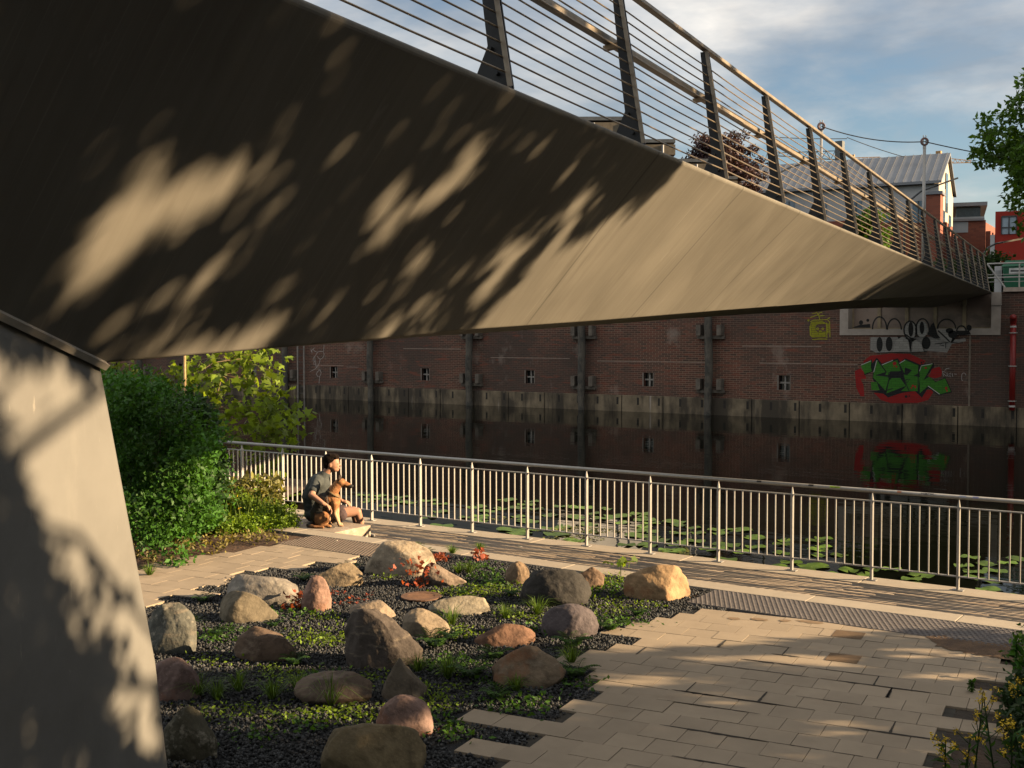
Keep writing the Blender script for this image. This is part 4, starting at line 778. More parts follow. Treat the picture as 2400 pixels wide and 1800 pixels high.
# ---- near left: dark shrub, weeds, maple sapling with stake
def bushthing(name, label, pts, rad_, per, tpl, size, lm, seed, cat='shrub', upw=.5, droop=0., loc=None, stem=True, group=None):
    c = np.array(pts); b0 = np.array([c[:, 0].mean(), c[:, 1].mean(), 0.]) if loc is None else np.array(loc, float)
    t_ = thing(name, label, cat, b0, group); clumps(c, rad_, per, tpl, size, lm, 'foliage', t_, upw=upw, droop=droop, seed=seed, tints=.5+.3*vnoise(c, 2.5, seed))
    if stem:
        b = MB(); g2_ = np.random.default_rng(seed)
        for i in g2_.permutation(len(c))[:14]: b.tube([b0+[g2_.normal()*.1, g2_.normal()*.1, 0], (b0+c[i])/2+[0, 0, .1], c[i]], [.018, .012, .004], 5, cap=False)
        b.build('stems', M['bark'], t_)
    return t_
def region(n_, us, v_of_u, k, seed, jit=.4, depth=None):
    """points whose picture outline follows v_of_u (list of (u, vtop)) down to the ground, spread in depth"""
    g_ = np.random.default_rng(seed); out = []
    U_, V_ = zip(*v_of_u)
    while len(out) < n_:
        u = g_.uniform(*us); kk = g_.uniform(*k); Pt = dep(u, np.interp(u, U_, V_), kk); zt = Pt[2]
        if zt < .1: continue
        out.append([Pt[0], Pt[1], g_.random()**.75*(zt-.12)+.05])
    return np.array(out)
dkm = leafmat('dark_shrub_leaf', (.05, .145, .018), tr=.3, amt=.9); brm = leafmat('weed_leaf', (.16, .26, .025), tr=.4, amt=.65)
c = region(330, (215, 470), [(215, 890), (262, 862), (310, 900), (360, 905), (420, 950), (470, 1010)], (13.2, 16.6), 41)
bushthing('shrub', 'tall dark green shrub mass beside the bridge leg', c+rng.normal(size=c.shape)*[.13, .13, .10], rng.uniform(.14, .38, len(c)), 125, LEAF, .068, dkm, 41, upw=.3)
c = region(110, (380, 500), [(380, 960), (430, 930), (475, 955), (500, 1040)], (15.0, 16.8), 42)
bushthing('shrub', 'dark broad-leaved bush at the left end of the railing', c, np.full(len(c), .24), 80, LEAF2, .12, leafmat('broad_leaf', (.025, .065, .014), tr=.25, amt=.6), 42, upw=.6)
c = region(46, (225, 400), [(225, 850), (300, 855), (360, 870), (400, 880)], (15.6, 17.2), 43); c[:, 2] = np.maximum(c[:, 2], 1.3)
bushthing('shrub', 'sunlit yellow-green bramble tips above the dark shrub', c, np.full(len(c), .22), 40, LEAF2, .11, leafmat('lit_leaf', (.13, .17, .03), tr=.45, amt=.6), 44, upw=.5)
# weeds: a mass of low plants
g_ = np.random.default_rng(45)
def weedmass(name, label, n_, poly, hfun, lm, size, seed, tpl=LEAF, per=26, rr=.11):
    g_ = np.random.default_rng(seed); x0, y0 = np.min(poly, 0); x1, y1 = np.max(poly, 0); P = []
    pl = [np.array(q) for q in poly]
    def inside(x, y):
        c_ = False; j = len(pl)-1
        for i in range(len(pl)):
            if (pl[i][1] > y) != (pl[j][1] > y) and x < (pl[j][0]-pl[i][0])*(y-pl[i][1])/(pl[j][1]-pl[i][1])+pl[i][0]: c_ = not c_
            j = i
        return c_
    while len(P) < n_:
        x, y = g_.uniform(x0, x1), g_.uniform(y0, y1)
        if inside(x, y): P.append((x, y, g_.random()**.8*hfun(x, y)*g_.uniform(.6, 1.15)))
    P = np.array(P); P[:, 2] = np.maximum(P[:, 2], .02); n2 = len(P)*per; C = np.repeat(P, per, 0) + g_.normal(size=(n2, 3))*rr*[.6, .6, .5]; C[:, 2] = np.maximum(C[:, 2], .005)
    ti = np.clip(np.repeat(.5+.3*vnoise(P, 3, seed)+.15*g_.normal(size=len(P)), per)+(g_.random(n2)-.5)*.4, 0, 1)
    o = scatter(name, *tpl, C, rframes(n2, .6, 0, g_), size*g_.uniform(.6, 1.3, n2), lm, loc=(P[0, 0], P[0, 1], 0), tint=ti); return setp(o, label, 'weeds', kind='stuff')
wp = [onz(u, v)[:2] for u, v in ((290, 1225), (330, 1240), (420, 1250), (520, 1250), (600, 1245), (690, 1235), (680, 1215), (560, 1195), (480, 1165), (430, 1100), (300, 1110), (200, 1150), (200, 1230))]
def wh(x, y):
    u, v = pxy((x, y, 0)); return np.interp(u, [200, 300, 420, 500, 560, 640, 700], [.55, .50, .42, .34, .26, .20, .1])*np.clip(np.interp(v, [1130, 1200, 1255], [1.3, .85, .22]), .2, 1.3)*(.75+.5*math.sin(x*5.1+y*3.3)**2)
weedmass('weeds', 'bright green sunlit weeds growing between the dark shrub and the path', 2600, wp, wh, brm, .047, 46, per=44)
wp2 = [onz(u, v)[:2] for u, v in ((310, 1300), (360, 1330), (450, 1305), (600, 1282), (680, 1262), (600, 1250), (400, 1268), (300, 1250))]
weedmass('dry_weeds', 'sparse yellowing weeds on the bare soil at the path edge', 55, wp2, lambda x, y: .09, leafmat('dry_leaf', (.22, .19, .06), tr=.3), .05, 47, per=16, rr=.07)
g_ = np.random.default_rng(147); n_ = 520; us = g_.uniform(280, 660, n_); vs_ = np.interp(us, [280, 420, 560, 660], [1235, 1245, 1240, 1232]) - g_.uniform(0, 75, n_)*np.interp(us, [280, 500, 660], [1, .8, .3]); b = MB()
for u, v in zip(us, vs_):
    q = onz(u, v); h = g_.uniform(.25, .75)*np.interp(u, [280, 480, 660], [1.25, .9, .5]); a = g_.random()*6.28; d_ = np.array([math.cos(a), math.sin(a), 0])*h*.18; sd_ = np.array([-math.sin(a), math.cos(a), 0])*.005
    b.add([q-sd_, q+sd_, q+d_*.5+sd_*.7+[0, 0, h*.6], q+d_*.5-sd_*.7+[0, 0, h*.6], q+d_*1.4+[0, 0, h]], [(0, 1, 2, 3), (3, 2, 4)])
setp(b.build('tall_grass', mat('tall_grass', (.17, .25, .05), .7, var=.3, trans=.35), loc=onz(420, 1220)), 'thin grass stalks standing up out of the bright weeds', 'grass', kind='stuff')
# yellow flowers in the weeds
fl = mat('yellow_petal', (.75, .50, .02), .6, var=.1); g_ = np.random.default_rng(48); P = np.array([onz(u, v) + [0, 0, g_.uniform(.25, .45)] for u, v in zip(g_.uniform(300, 640, 22), g_.uniform(1180, 1262, 22))])
setp(scatter('flowers', *LEAF, np.repeat(P, 4, 0)+g_.normal(size=(88, 3))*.008, rframes(88, 1), np.full(88, .03), fl, loc=P[0]), 'tiny yellow flowers scattered over the bright weeds', 'flowers', kind='stuff')
# tall weed stalks by the deck
for i, (u, v, h) in enumerate(((602, 1218, .62), (565, 1215, .42), (690, 1240, .38), (668, 1242, .30))):
    b0 = onz(u, v); w_ = thing('tall_weed', ['tallest slender weed stalk in front of the railing', 'slender weed stalk left of the tallest one by the railing', 'leafy weed stalk next to the concrete step', 'small leafy stalk at the end of the weeds'][i], 'weed', b0, 'weed stalks by the boardwalk')
    MB().tube([b0, b0+[.02, 0, h*.5], b0+[.0, .02, h]], [.006, .005, .003], 5).build('stem', brm, w_)
    g_ = np.random.default_rng(60+i); n_ = int(60*h)+10; z = g_.uniform(.1, 1, n_)*h; P = b0 + np.stack([z*0, z*0, z], 1) + g_.normal(size=(n_, 3))*[.02, .02, .01]; scatter('leaves', *LEAF2, P, rframes(n_, .3, -.2, g_), g_.uniform(.04, .08, n_), brm, w_)
setp(MB().add([(-60, 13.2, DK-.02), (-14.2, 13.2, DK-.02), (-15.6, 15.5, DK-.1), (-17.5, 18.8, WZ-.1), (-60, 21, WZ-.1)], [(0, 1, 2, 3, 4)]).build('bank', M['soil'], loc=(-20, 15, DK)), kind='structure')
# maple sapling on the bank behind the railing end
mlm = leafmat('maple_leaf', (.19, .27, .03), tr=.5, amt=.5)
sp = thing('maple_sapling', 'sunlit young maple with lobed yellow-green leaves leaning over the railing end', 'sapling', (*dep(480, 1100, 23.2)[:2], -.3))
tips = [(420, 880), (440, 850), (470, 870), (500, 850), (520, 835), (545, 860), (560, 835), (590, 832), (610, 850), (635, 870), (640, 910), (625, 935), (600, 900), (575, 880), (540, 905), (510, 890), (480, 920), (455, 900), (600, 960), (640, 955), (670, 965), (690, 975), (655, 985), (620, 990), (590, 1000), (560, 960), (575, 1020), (620, 1030), (650, 1010), (685, 1020), (520, 960), (500, 1000), (540, 1010), (630, 1045), (590, 1040), (470, 960), (560, 1050), (612, 1075), (655, 1090), (630, 1115), (520, 1050), (480, 1020)]
g_ = np.random.default_rng(50); b = MB(); pos = []; b0 = WL[sp.name]; trunk_pts = [b0, dep(470, 1050, 23.1), dep(500, 960, 23.0), dep(520, 880, 23.0), dep(530, 845, 23.0)]
b.tube(trunk_pts, [.035, .03, .022, .014, .006], 7, cap=False)
for i, (u, v) in enumerate(tips):
    T = dep(u, v, 22.4+g_.random()*1.4); s_ = trunk_pts[1+min(3, int((1050-v)/60)) if v < 1050 else 1] if v < 1060 else trunk_pts[1]; b.tube([s_, (s_+T)/2+[0, 0, .06], T], [.011, .007, .003], 5, cap=False)
    n_ = 22 if v < 1040 else 9; pos.append(T + g_.normal(size=(n_, 3))*[.20, .20, .14])
b.build('trunk', mat('sapling_bark', (.20, .14, .07), .8), sp, smooth=True)
pos = np.concatenate(pos); n_ = len(pos); scatter('crown', *MAPLE, pos, rframes(n_, .55, .9, g_), g_.uniform(.11, .20, n_), mlm, sp, tint=g_.random(n_))
st_ = thing('wooden_stake', 'slim pale wooden stake standing in the leaves behind the dark shrub', 'stake', (*dep(435, 1080, 19.5)[:2], -.2)); s0_ = dep(435, 1000, 19.5)
MB().tube([(s0_[0], s0_[1], -.2), (s0_[0], s0_[1], dep(435, 826, 19.5)[2]+.15)], .022, 8).build('pole', mat('stake_wood', (.45, .30, .13), .8), st_, smooth=True)
# dry reeds and leaves behind the railing at the left end
g_ = np.random.default_rng(52); n_ = 700; us = g_.uniform(540, 660, n_); P = np.array([dep(u, v, 17+g_.random()*.8) for u, v in zip(us, g_.uniform(1120, 1190, n_))]); P = P[P[:, 2] > WZ]
setp(scatter('bank_plants', *LEAF2, P, rframes(len(P), .4, 0, g_), g_.uniform(.07, .15, len(P)), leafmat('bank_leaf', (.20, .19, .05), tr=.4, amt=.7), loc=P[0]), 'yellowing bank plants behind the left end of the railing', 'plants', kind='stuff')

# ---- plants in the gravel
def blades(n_, h, spread, seed, m, parent, loc, wid=.0032, name='blades'):
    g_ = np.random.default_rng(seed); tv = []; 
    a = g_.random(n_)*6.283; tl = g_.uniform(.1, spread, n_); L = h*g_.uniform(.55, 1.1, n_); b = MB()
    for i in range(n_):
        d = np.array([math.cos(a[i]), math.sin(a[i]), 0]); s_ = np.array([-d[1], d[0], 0])*wid; p0 = loc + d*.02*g_.random(); p1 = p0+d*L[i]*tl[i]*.35+[0, 0, L[i]*.6]; p2 = p0+d*L[i]*tl[i]*.9+[0, 0, L[i]*(1-.35*tl[i])]
        b.add([p0-s_, p0+s_, p1+s_*.8, p1-s_*.8, p2], [(0, 1, 2, 3), (3, 2, 4)])
    me = bpy.data.meshes.new(name); me.from_pydata(b.v, [], b.f); t_ = np.repeat(g_.random(n_), 2); at = me.attributes.new('tint', 'FLOAT', 'FACE'); at.data.foreach_set('value', t_.astype(np.float32))
    return finish(name, me, m, parent, False, loc)
def fern(loc, h, seed, m, label, group='ferns among the boulders'):
    g_ = np.random.default_rng(seed); t_ = thing('fern', label, 'fern', loc, group); P = []; Fm = []; S_ = []; b = MB()
    for k in range(8):
        a = k*.785+g_.random()*.5; d = np.array([math.cos(a), math.sin(a), 0]); L = h*g_.uniform(.8, 1.15); sd_ = np.array([-d[1], d[0], 0]); pts = []
        for i in range(13):
            f_ = i/12; p_ = loc + d*L*(f_**1.3)*.75 + np.array([0, 0, L*(.85*f_-.45*f_**2.4)]); pts.append(p_)
            if i > 1:
                for sg in (-1, 1): y = unit(sd_*sg + d*.35); z = unit(np.array([0, 0, 1.])+d*.3); x = np.cross(y, z); P.append(p_); Fm.append([x, y, np.cross(x, y)*1.]); S_.append(L*.26*(1-f_)**.6+.008)
        b.tube(pts, .003, 4, cap=False)
    b.build('stems', m, t_); scatter('fronds', *LEAF, np.array(P), np.array(Fm), np.array(S_), m, t_)
fm = leafmat('fern_leaf', (.06, .14, .02), tr=.4); gm = leafmat('grass_blade', (.11, .19, .03), tr=.4, amt=.6); ym = leafmat('yellowgreen_leaf', (.16, .25, .025), tr=.4, amt=.5); rm = leafmat('red_leaf', (.36, .085, .045), tr=.45, amt=.6)
FERN = [(1020, 1400+120, .30, 'lush fern left of the rust-striped boulder, the largest of the ferns'), (1105, 1590, .30, 'large spreading fern in the gravel left of the rust-striped boulder'), (1340, 1520, .28, 'fern at the foot of the purplish grey boulder'), (1165, 1640, .20, 'fern in front of the rust-striped boulder'), (1350, 1590, .26, 'fern growing over the paving edge right of the rust-striped boulder'), (1430, 1480, .22, 'fern between the purplish grey boulder and the stepped paving'), (1085, 1395, .18, 'fern behind the flat cream slab'), (1150, 1372, .2, 'fern left of the small egg-shaped boulder'), (820, 1340, .22, 'fern behind the rounded tan boulder'), (712, 1362, .18, 'fern between the mottled boulder and the rounded tan boulder'), (475, 1412, .18, 'sunlit fern left of the mottled boulder'), (1200, 1398, .18, 'fern beside the black rough boulder'), (1495, 1445, .17, 'sunlit fern in front of the orange boulder'), (1000, 1300, .15, 'small fern right of the cream peaked boulder'), (510, 1490, .15, 'small dark fern below the olive brown boulder'), (640, 1470, .14, 'small fern right of the olive brown boulder'), (690, 1560, .2, 'shaded fern under the low sloping brown boulder'), (1055, 1500, .22, 'fern below the flat-topped tan boulder'), (1160, 1545, .2, 'fern left of the reddish oval boulder')]
for i, (u, v, h, lb) in enumerate(FERN): fern(onz(u, v, -.015), h*.95, 100+i, fm, lb)
GR = [(1060, 1465, .2), (1185, 1450, .16), (1260, 1440, .2), (1050, 1590, .24), (980, 1575, .15), (775, 1655, .26), (560, 1620, .18), (640, 1640, .2), (465, 1635, .2), (1340, 1555, .18), (1125, 1290, .12), (1060, 1300, .14), (1100, 1345, .16), (350, 1350, .16), (440, 1470, .14), (700, 1620, .16), (510, 1640, .16), (1210, 1620, .14), (1075, 1345, .15), (980, 1290, .12)]
proto = {}
for i, (u, v, h) in enumerate(GR):
    loc = onz(u, v, -.015); t_ = setp(blades(80, h*1.1, 1.7, 200+i, gm, None, loc, name='grass_tuft'), 'tuft of thin bright grass growing up through the gravel between boulders', 'grass tuft', 'grass tufts in the gravel')
def cover(name, label, spots, m, size, seed, tpl=LEAF, up=1.4, per=95, spread=.13, h=.035, cat='ground cover'):
    g_ = np.random.default_rng(seed); P = []
    for (u, v, s_) in spots:
        c_ = onz(u, v, -.012); n_ = int(per*s_); q = c_ + g_.normal(size=(n_, 3))*[spread*s_**.5, spread*s_**.5*.8, 0]; q[:, 2] = -.012+g_.random(n_)*h; P.append(q)
    P = np.concatenate(P); n_ = len(P); return setp(scatter(name, *tpl, P, rframes(n_, up, 0, g_), size*g_.uniform(.6, 1.3, n_), m, loc=(P[0, 0], P[0, 1], 0)), label, cat, kind='stuff')
cover('creeping_plants', 'low yellow-green creeping plants spread over the gravel in patches', [(755, 1500, 2), (720, 1495, 1.5), (785, 1505, 1), (640, 1575, 1), (690, 1590, 1.2), (478, 1675, 1), (563, 1665, 1), (648, 1678, 1), (740, 1672, 1), (800, 1675, 1.4), (850, 1680, 1), (1010, 1620, 1.5), (1030, 1640, 1), (1000, 1660, 1), (1100, 1392, 2), (1150, 1388, 2), (1060, 1392, 1), (1200, 1380, 1), (1420, 1370, 2), (1450, 1358, 1.5), (1410, 1400, 1.6), (1400, 1440, 1.2), (1240, 1452, 1.2), (1210, 1445, 1), (1090, 1488, 1.2), (1060, 1480, 1), (900, 1355, .6), (930, 1610, .5), (1530, 1420, .6), (880, 1590, .6), (500, 1550, .8), (620, 1510, .8), (1450, 1425, 1), (1360, 1360, .8), (755, 1450, .8)], ym, .034, 71)
cover('green_cover', 'small dark green plants between the boulders', [(500, 1500, 1), (540, 1480, 1), (700, 1440, 1), (1040, 1560, 1.5), (1080, 1560, 1.2), (1140, 1370, 1.6), (1160, 1350, 1.4), (1120, 1330, 1), (1430, 1380, 1.6), (1400, 1460, 1.2), (1470, 1460, 1), (1150, 1600, 1.2), (1230, 1650, 1), (1020, 1690, 1), (1050, 1720, .7), (720, 1700, .7), (600, 1730, .7), (760, 1590, .8), (900, 1540, .6), (1280, 1480, .8), (1330, 1600, 1), (1180, 1660, .8)], fm, .045, 72)
cover('red_leaves', 'fallen red leaves lying on the gravel', [(790, 1390, .22), (830, 1405, .2), (850, 1418, .18), (800, 1415, .2), (865, 1395, .12), (1010, 1720, .1), (1000, 1370, .12)], rm, .05, 73, up=2.5, per=90, spread=.12, h=.015, cat='leaves')
for i, (u, v, h, lb) in enumerate(((983, 1376, .29, 'tall red-leaved plant in front of the pinkish beige boulder'), (695, 1428, .15, 'red-leaved plant at the left foot of the pink egg-shaped boulder'), (1126, 1312, .12, 'small red-leaved plant by the kerb'), (1035, 1316, .1, 'small reddish plant at the far side of the gravel'))):
    loc = onz(u, v, -.015); t_ = thing('red_plant', lb, 'plant', loc); g_ = np.random.default_rng(80+i); n_ = int(90*h/.34)+16; z = g_.random(n_)*h; P = loc + g_.normal(size=(n_, 3))*[.075*h/.3+.02, .06, 0] + np.stack([z*0, z*0, z], 1)
    scatter('leaves', *MAPLE, P, rframes(n_, .3, .2, g_), g_.uniform(.032, .06, n_), rm, t_); b = MB()
    for j in range(6): b.tube([loc, P[j]], [.004, .002], 4, cap=False)
    b.build('stems', rm, t_)
sl_ = thing('seedling', 'broad-leaved yellow-green seedling beside the orange boulder', 'plant', onz(1455, 1350)); g_ = np.random.default_rng(90); P = onz(1455, 1350)+g_.normal(size=(16, 3))*[.07, .07, 0]+[0, 0, .16]; scatter('leaves', *MAPLE, P, rframes(16, 1.2, 0, g_), g_.uniform(.06, .1, 16), ym, sl_)
MB().tube([onz(1455, 1350), onz(1455, 1350)+[0, 0, .17]], .005, 5).build('stem', fm, sl_)

# ---- right foreground: weeds with yellow flowers
wp3 = [onz(u, v)[:2] for u, v in ((2385, 1640), (2440, 1600), (2660, 1800), (2600, 1960), (2430, 1900), (2430, 1800), (2395, 1720))] 
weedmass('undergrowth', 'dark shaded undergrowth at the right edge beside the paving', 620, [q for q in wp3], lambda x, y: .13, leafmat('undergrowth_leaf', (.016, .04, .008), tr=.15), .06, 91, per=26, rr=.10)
weedmass('verge_weeds', 'small weeds on the soil beside the paving near the tactile strip', 40, [onz(u, v)[:2] for u, v in ((2370, 1510), (2480, 1500), (2500, 1580), (2380, 1560))], lambda x, y: .12, fm, .05, 92, per=20, rr=.08)
def flowerplant(u, v, h, seed, label, tilt=0):
    g_ = np.random.default_rng(seed); b0 = onz(u, v); t_ = thing('flowering_weed', label, 'flowering weed', b0, 'yellow-flowered weeds at lower right'); R_ = np.array([RI[0], RI[1], 0]); b = MB(); tp_ = []; ml = leafmat('stem_leaf', (.05, .12, .025), tr=.3)
    ax_ = R_*tilt*h + np.array([0, 0, h])
    b.tube([b0, b0+ax_*.5, b0+ax_], [.006, .005, .003], 5)
    for k in range(5):
        f_ = .35+.13*k; d = R_*g_.uniform(-1, 1)+np.array([fwd[0], fwd[1], 0])*g_.uniform(-.5, .5); T = b0+ax_*f_+d*h*.28+[0, 0, h*.22]; b.tube([b0+ax_*f_, T], [.003, .002], 4, cap=False); tp_.append(T)
    tp_.append(b0+ax_); b.build('stem', ml, t_); P = np.repeat(np.array(tp_), 20, 0)+g_.normal(size=(len(tp_)*20, 3))*.011; setp(scatter('flowers', *LEAF, P, rframes(len(P), .8, 0, g_), g_.uniform(.014, .022, len(P)), fl, t_), kind='stuff')
    n_ = 15; f_ = g_.uniform(.05, .9, n_)[:, None]; P = b0+ax_*f_+g_.normal(size=(n_, 3))*.002; scatter('leaves', *LEAF2, P, rframes(n_, .2, -.3, g_), np.stack([g_.uniform(.03, .05, n_), g_.uniform(.05, .11, n_), np.full(n_, .05)], 1), ml, t_)
for i, (u, v, h, tl, lb) in enumerate(((2285, 1800, .42, .1, 'yellow-flowered weed at the lower right corner, tallest of the front group'), (2215, 1830, .24, 0, 'leftmost yellow-flowered weed at the bottom edge of the paving'), (2330, 1815, .45, -.15, 'yellow-flowered weed leaning left over the last paving slab'), (2370, 1840, .34, 0, 'dense yellow-flowered weed at the bottom right corner'), (2385, 1690, .26, 0, 'yellow-flowered weed at the right edge of the photo'), (2260, 1850, .3, .1, 'yellow-flowered weed low at the bottom edge beside the leftmost one'), (2400, 1830, .35, -.2, 'yellow-flowered weed cut by the right edge near the bottom'))): flowerplant(u, v, h, 300+i, lb, tl)
for i, (u, v, h, lb) in enumerate(((2380, 1610, .34, 'tall leafy dark weed standing on the paving edge at right'), (2277, 1622, .08, 'small weed sprouting from the notch in the paving'))):
    b0 = onz(u, v); w_ = thing('leafy_weed', lb, 'weed', b0); MB().tube([b0, b0+[0, 0, h]], [.006, .003], 5).build('stem', fm, w_); g_ = np.random.default_rng(320+i); n_ = 36; z = g_.uniform(.1, 1, n_)*h; P = b0 + np.stack([z*0, z*0, z], 1); scatter('leaves', *LEAF2, P, rframes(n_, .5, -.1, g_), g_.uniform(.05, .11, n_)*(1 if i == 0 else .5), dkm if i == 0 else fm, w_)

# ---- lily pads
pm = overlay(mat('lily_pad', (.085, .15, .02), .5, var=.25, scale=3, tint=True, tintamt=.5, spec=.25), (.32, .25, .05), 3, .62, .72, .6)
def pad_mesh(seed):
    g_ = np.random.default_rng(seed); n_ = 26; vs = [(0, 0, .004)]; 
    for i in range(n_): a = .22+(2*math.pi-.30)*i/(n_-1); r_ = 1+.03*math.sin(5*a+seed)+g_.normal()*.012; vs.append((r_*math.cos(a), r_*math.sin(a)*.93, .006+.012*math.sin(3*a+seed)))
    me = bpy.data.meshes.new('lily_pad'); me.from_pydata([(x, y, z) for x, y, z in vs], [], [(0, i, i+1) for i in range(1, n_)]); me.materials.append(pm); at = me.attributes.new('tint', 'FLOAT', 'FACE'); at.data.foreach_set('value', [g_.random()]*(n_-1)); me.polygons.foreach_set('use_smooth', [True]*(n_-1)); return me
pads = [pad_mesh(i) for i in range(7)]
g_ = np.random.default_rng(77); cand = []
def padregion(n_, u0, u1, y0, y1, r0, r1):
    for _ in range(n_):
        u = g_.uniform(u0, u1); yy = g_.uniform(y0, y1); d_ = ray(u, 900); x = CAM[0]+d_[0]*(yy)/d_[1]; cand.append((x, yy, g_.uniform(r0, r1)))
padregion(75, 1180, 1600, 14.4, 17.4, .13, .24); padregion(30, 1000, 1300, 14.3, 16.6, .13, .22); padregion(52, 1540, 2000, 14.0, 16.8, .12, .22); padregion(34, 1900, 2420, 13.7, 15.0, .12, .19); padregion(14, 2250, 2420, 14.6, 16.6, .13, .2); padregion(9, 850, 1000, 14.6, 17, .12, .2); padregion(10, 640, 760, 15, 17, .12, .2)
placed = []
for x, yy, r_ in cand:
    if all((x-a)**2+(yy-b_)**2 > (.8*(r_+c_))**2 for a, b_, c_ in placed): placed.append((x, yy, r_))
for i, (x, yy, r_) in enumerate(placed):
    o = bpy.data.objects.new('lily_pad', pads[i % 7]); SC.collection.objects.link(o); o.location = (x, yy, WZ+.003); o.rotation_euler.z = g_.random()*6.28; o.scale = (r_, r_, 1)
    setp(o, 'round notched lily pad floating on the dark water just behind the railing', 'lily pad', 'lily pads floating along the near bank')
# scum and submerged weed near the bank
n_ = 2600; us = g_.uniform(1150, 1620, n_); yy = g_.uniform(13.6, 15.6, n_); xx = np.array([ray(u, 900)[0]/ray(u, 900)[1]*y_ for u, y_ in zip(us, yy)]); us2 = g_.uniform(1850, 2420, 1500); y2 = g_.uniform(13.4, 14.1, 1500); x2 = np.array([ray(u, 900)[0]/ray(u, 900)[1]*y_ for u, y_ in zip(us2, y2)])
P = np.stack([np.concatenate([xx, x2]), np.concatenate([yy, y2]), np.full(n_+1500, WZ+.002)], 1); P = P[vnoise(P, 2.2, 4) > .05]
setp(scatter('water_weed', *LEAF, P, rframes(len(P), 6, 0, g_), g_.uniform(.04, .09, len(P)), leafmat('water_weed', (.13, .14, .03), tr=.1, amt=.8), loc=P[0]), 'floating duckweed and debris between the lily pads', 'water weed', kind='stuff')
# ================================================================ far bank: buildings, poles, cranes
M['redbrick'] = brickmat('facade_brick', (.30, .095, .055), (.22, .07, .045), (.20, .11, .08), bw=.5, bh=.16, axes='any')
M['plaster'] = overlay(mat('white_plaster', (.50, .50, .50), .9, var=.06, scale=.5), (.36, .36, .37), .6, .5, .7, .6)
M['zinc'] = mat('zinc_roof', (.20, .215, .24), .5, metal=.3, var=.12, scale=.6); M['glassb'] = mat('window_glass', (.07, .13, .20), .08, var=.2, scale=.3, spec=.9); M['frameb'] = mat('dark_frame', (.05, .055, .06), .6)
M['red'] = mat('red_facade', (.33, .022, .010), .8, var=.08, scale=.7); M['pale'] = mat('pale_facade', (.55, .47, .36), .9, var=.08, scale=.7)
G0 = 3.7
def unit2(h): return np.array([math.cos(h), math.sin(h), 0.])
# white building: right facade corner at photo (2172,480), about 85 m away, facade running away to the left
ub = unit2(rad(188)); ua = unit2(rad(98)); C1 = dep(2200, 430, 85); zE = C1[2]; zR = dep(2216, 366, 89)[2]; LW = 28.; DW = 9.4
def wp_(l, d, z): return np.array([C1[0], C1[1], 0])+ub*l+ua*d+np.array([0, 0, z])
def cell(u, v, k=None):   # picture point on the front facade -> (l, z)
    P = onpl(u, v, C1, ua); return (P-C1)@ub, P[2]
wb_ = thing('office_building', 'long white building with grey standing-seam roof and red brick lower storeys behind the bridge', 'building', (*C1[:2], G0))
zB = cell(2100, 512)[1]
MB().prism([wp_(0, 0, zB), wp_(LW, 0, zB), wp_(LW, 0, zE), wp_(0, 0, zE)], ua*DW).build('upper_wall', M['plaster'], wb_)
MB().prism([wp_(-.02, -.06, G0), wp_(LW, -.06, G0), wp_(LW, -.06, zB), wp_(-.02, -.06, zB)], ua*(DW+.1)).build('brick_storeys', M['redbrick'], wb_)
b = MB(); b.prism([wp_(0, .002, zE), wp_(0, DW, zE), wp_(0, DW*.55, zR)], ub*.3); b.build('gable', M['pale'], wb_)
MB().prism([wp_(-.03, 0.1, zB), wp_(-.03, DW, zB), wp_(-.03, DW, zE), wp_(-.03, 0.1, zE)], ub*.05).build('gable_wall', M['pale'], wb_)
rf_ = MB(); rf_.prism([wp_(-.25, -.5, zE-.02), wp_(-.25, DW*.55, zR+.12), wp_(-.25, DW*.55, zR+.32), wp_(-.25, -.5, zE+.18)], ub*(LW+.3)); rf_.prism([wp_(-.25, DW*.551, zR+.12), wp_(-.25, DW+.4, zE), wp_(-.25, DW+.4, zE+.2), wp_(-.25, DW*.551, zR+.32)], ub*(LW+.3))
ro_ = rf_.build('roof', M['zinc'], wb_)
b = MB(); l = 0.
while l < LW: b.bar(wp_(l, -.48, zE+.20), wp_(l, DW*.55, zR+.34), .05, .06); l += .62
b.build('roof_seams', mat('seam', (.13, .14, .16), .5, metal=.3), ro_)
for l in (2.0, 6.2, 10.6, 15.0): 
    z0_ = .10; q = [wp_(l, DW*.55*z0_, zE+.2+(zR-zE)*z0_+.06), wp_(l+1.3, DW*.55*z0_, zE+.2+(zR-zE)*z0_+.06), wp_(l+1.3, DW*.55*.42, zE+.2+(zR-zE)*.42+.06), wp_(l, DW*.55*.42, zE+.2+(zR-zE)*.42+.06)]
    MB().prism(q, (0, 0, .12)).build('skylight', mat('skylight', (.02, .035, .05), .2), ro_)
for u in (2007, 2085, 2153, 1925, 1850, 1770): 
    l, z = cell(u, 495); w_ = MB().prism([wp_(l-.42, -.07, z-.85), wp_(l+.42, -.07, z-.85), wp_(l+.42, -.07, z+.75), wp_(l-.42, -.07, z+.75)], ua*.05).build('window', M['glassb'], wb_)
    MB().bar(wp_(l, -.10, z-.95), wp_(l, -.10, z+.75), .06).build('frame', M['frameb'], w_)
for d0, z0_, z1_ in ((4.0, zE-1.7, zE+1.3), (2.2, zB-.4, zB+.7), (6.4, zB-.4, zB+.7)): MB().prism([wp_(-.05, d0, z0_), wp_(-.05, d0+1.5, z0_), wp_(-.05, d0+1.5, z1_), wp_(-.05, d0, z1_)], -ub*.03).build('window', M['glassb'], wb_)
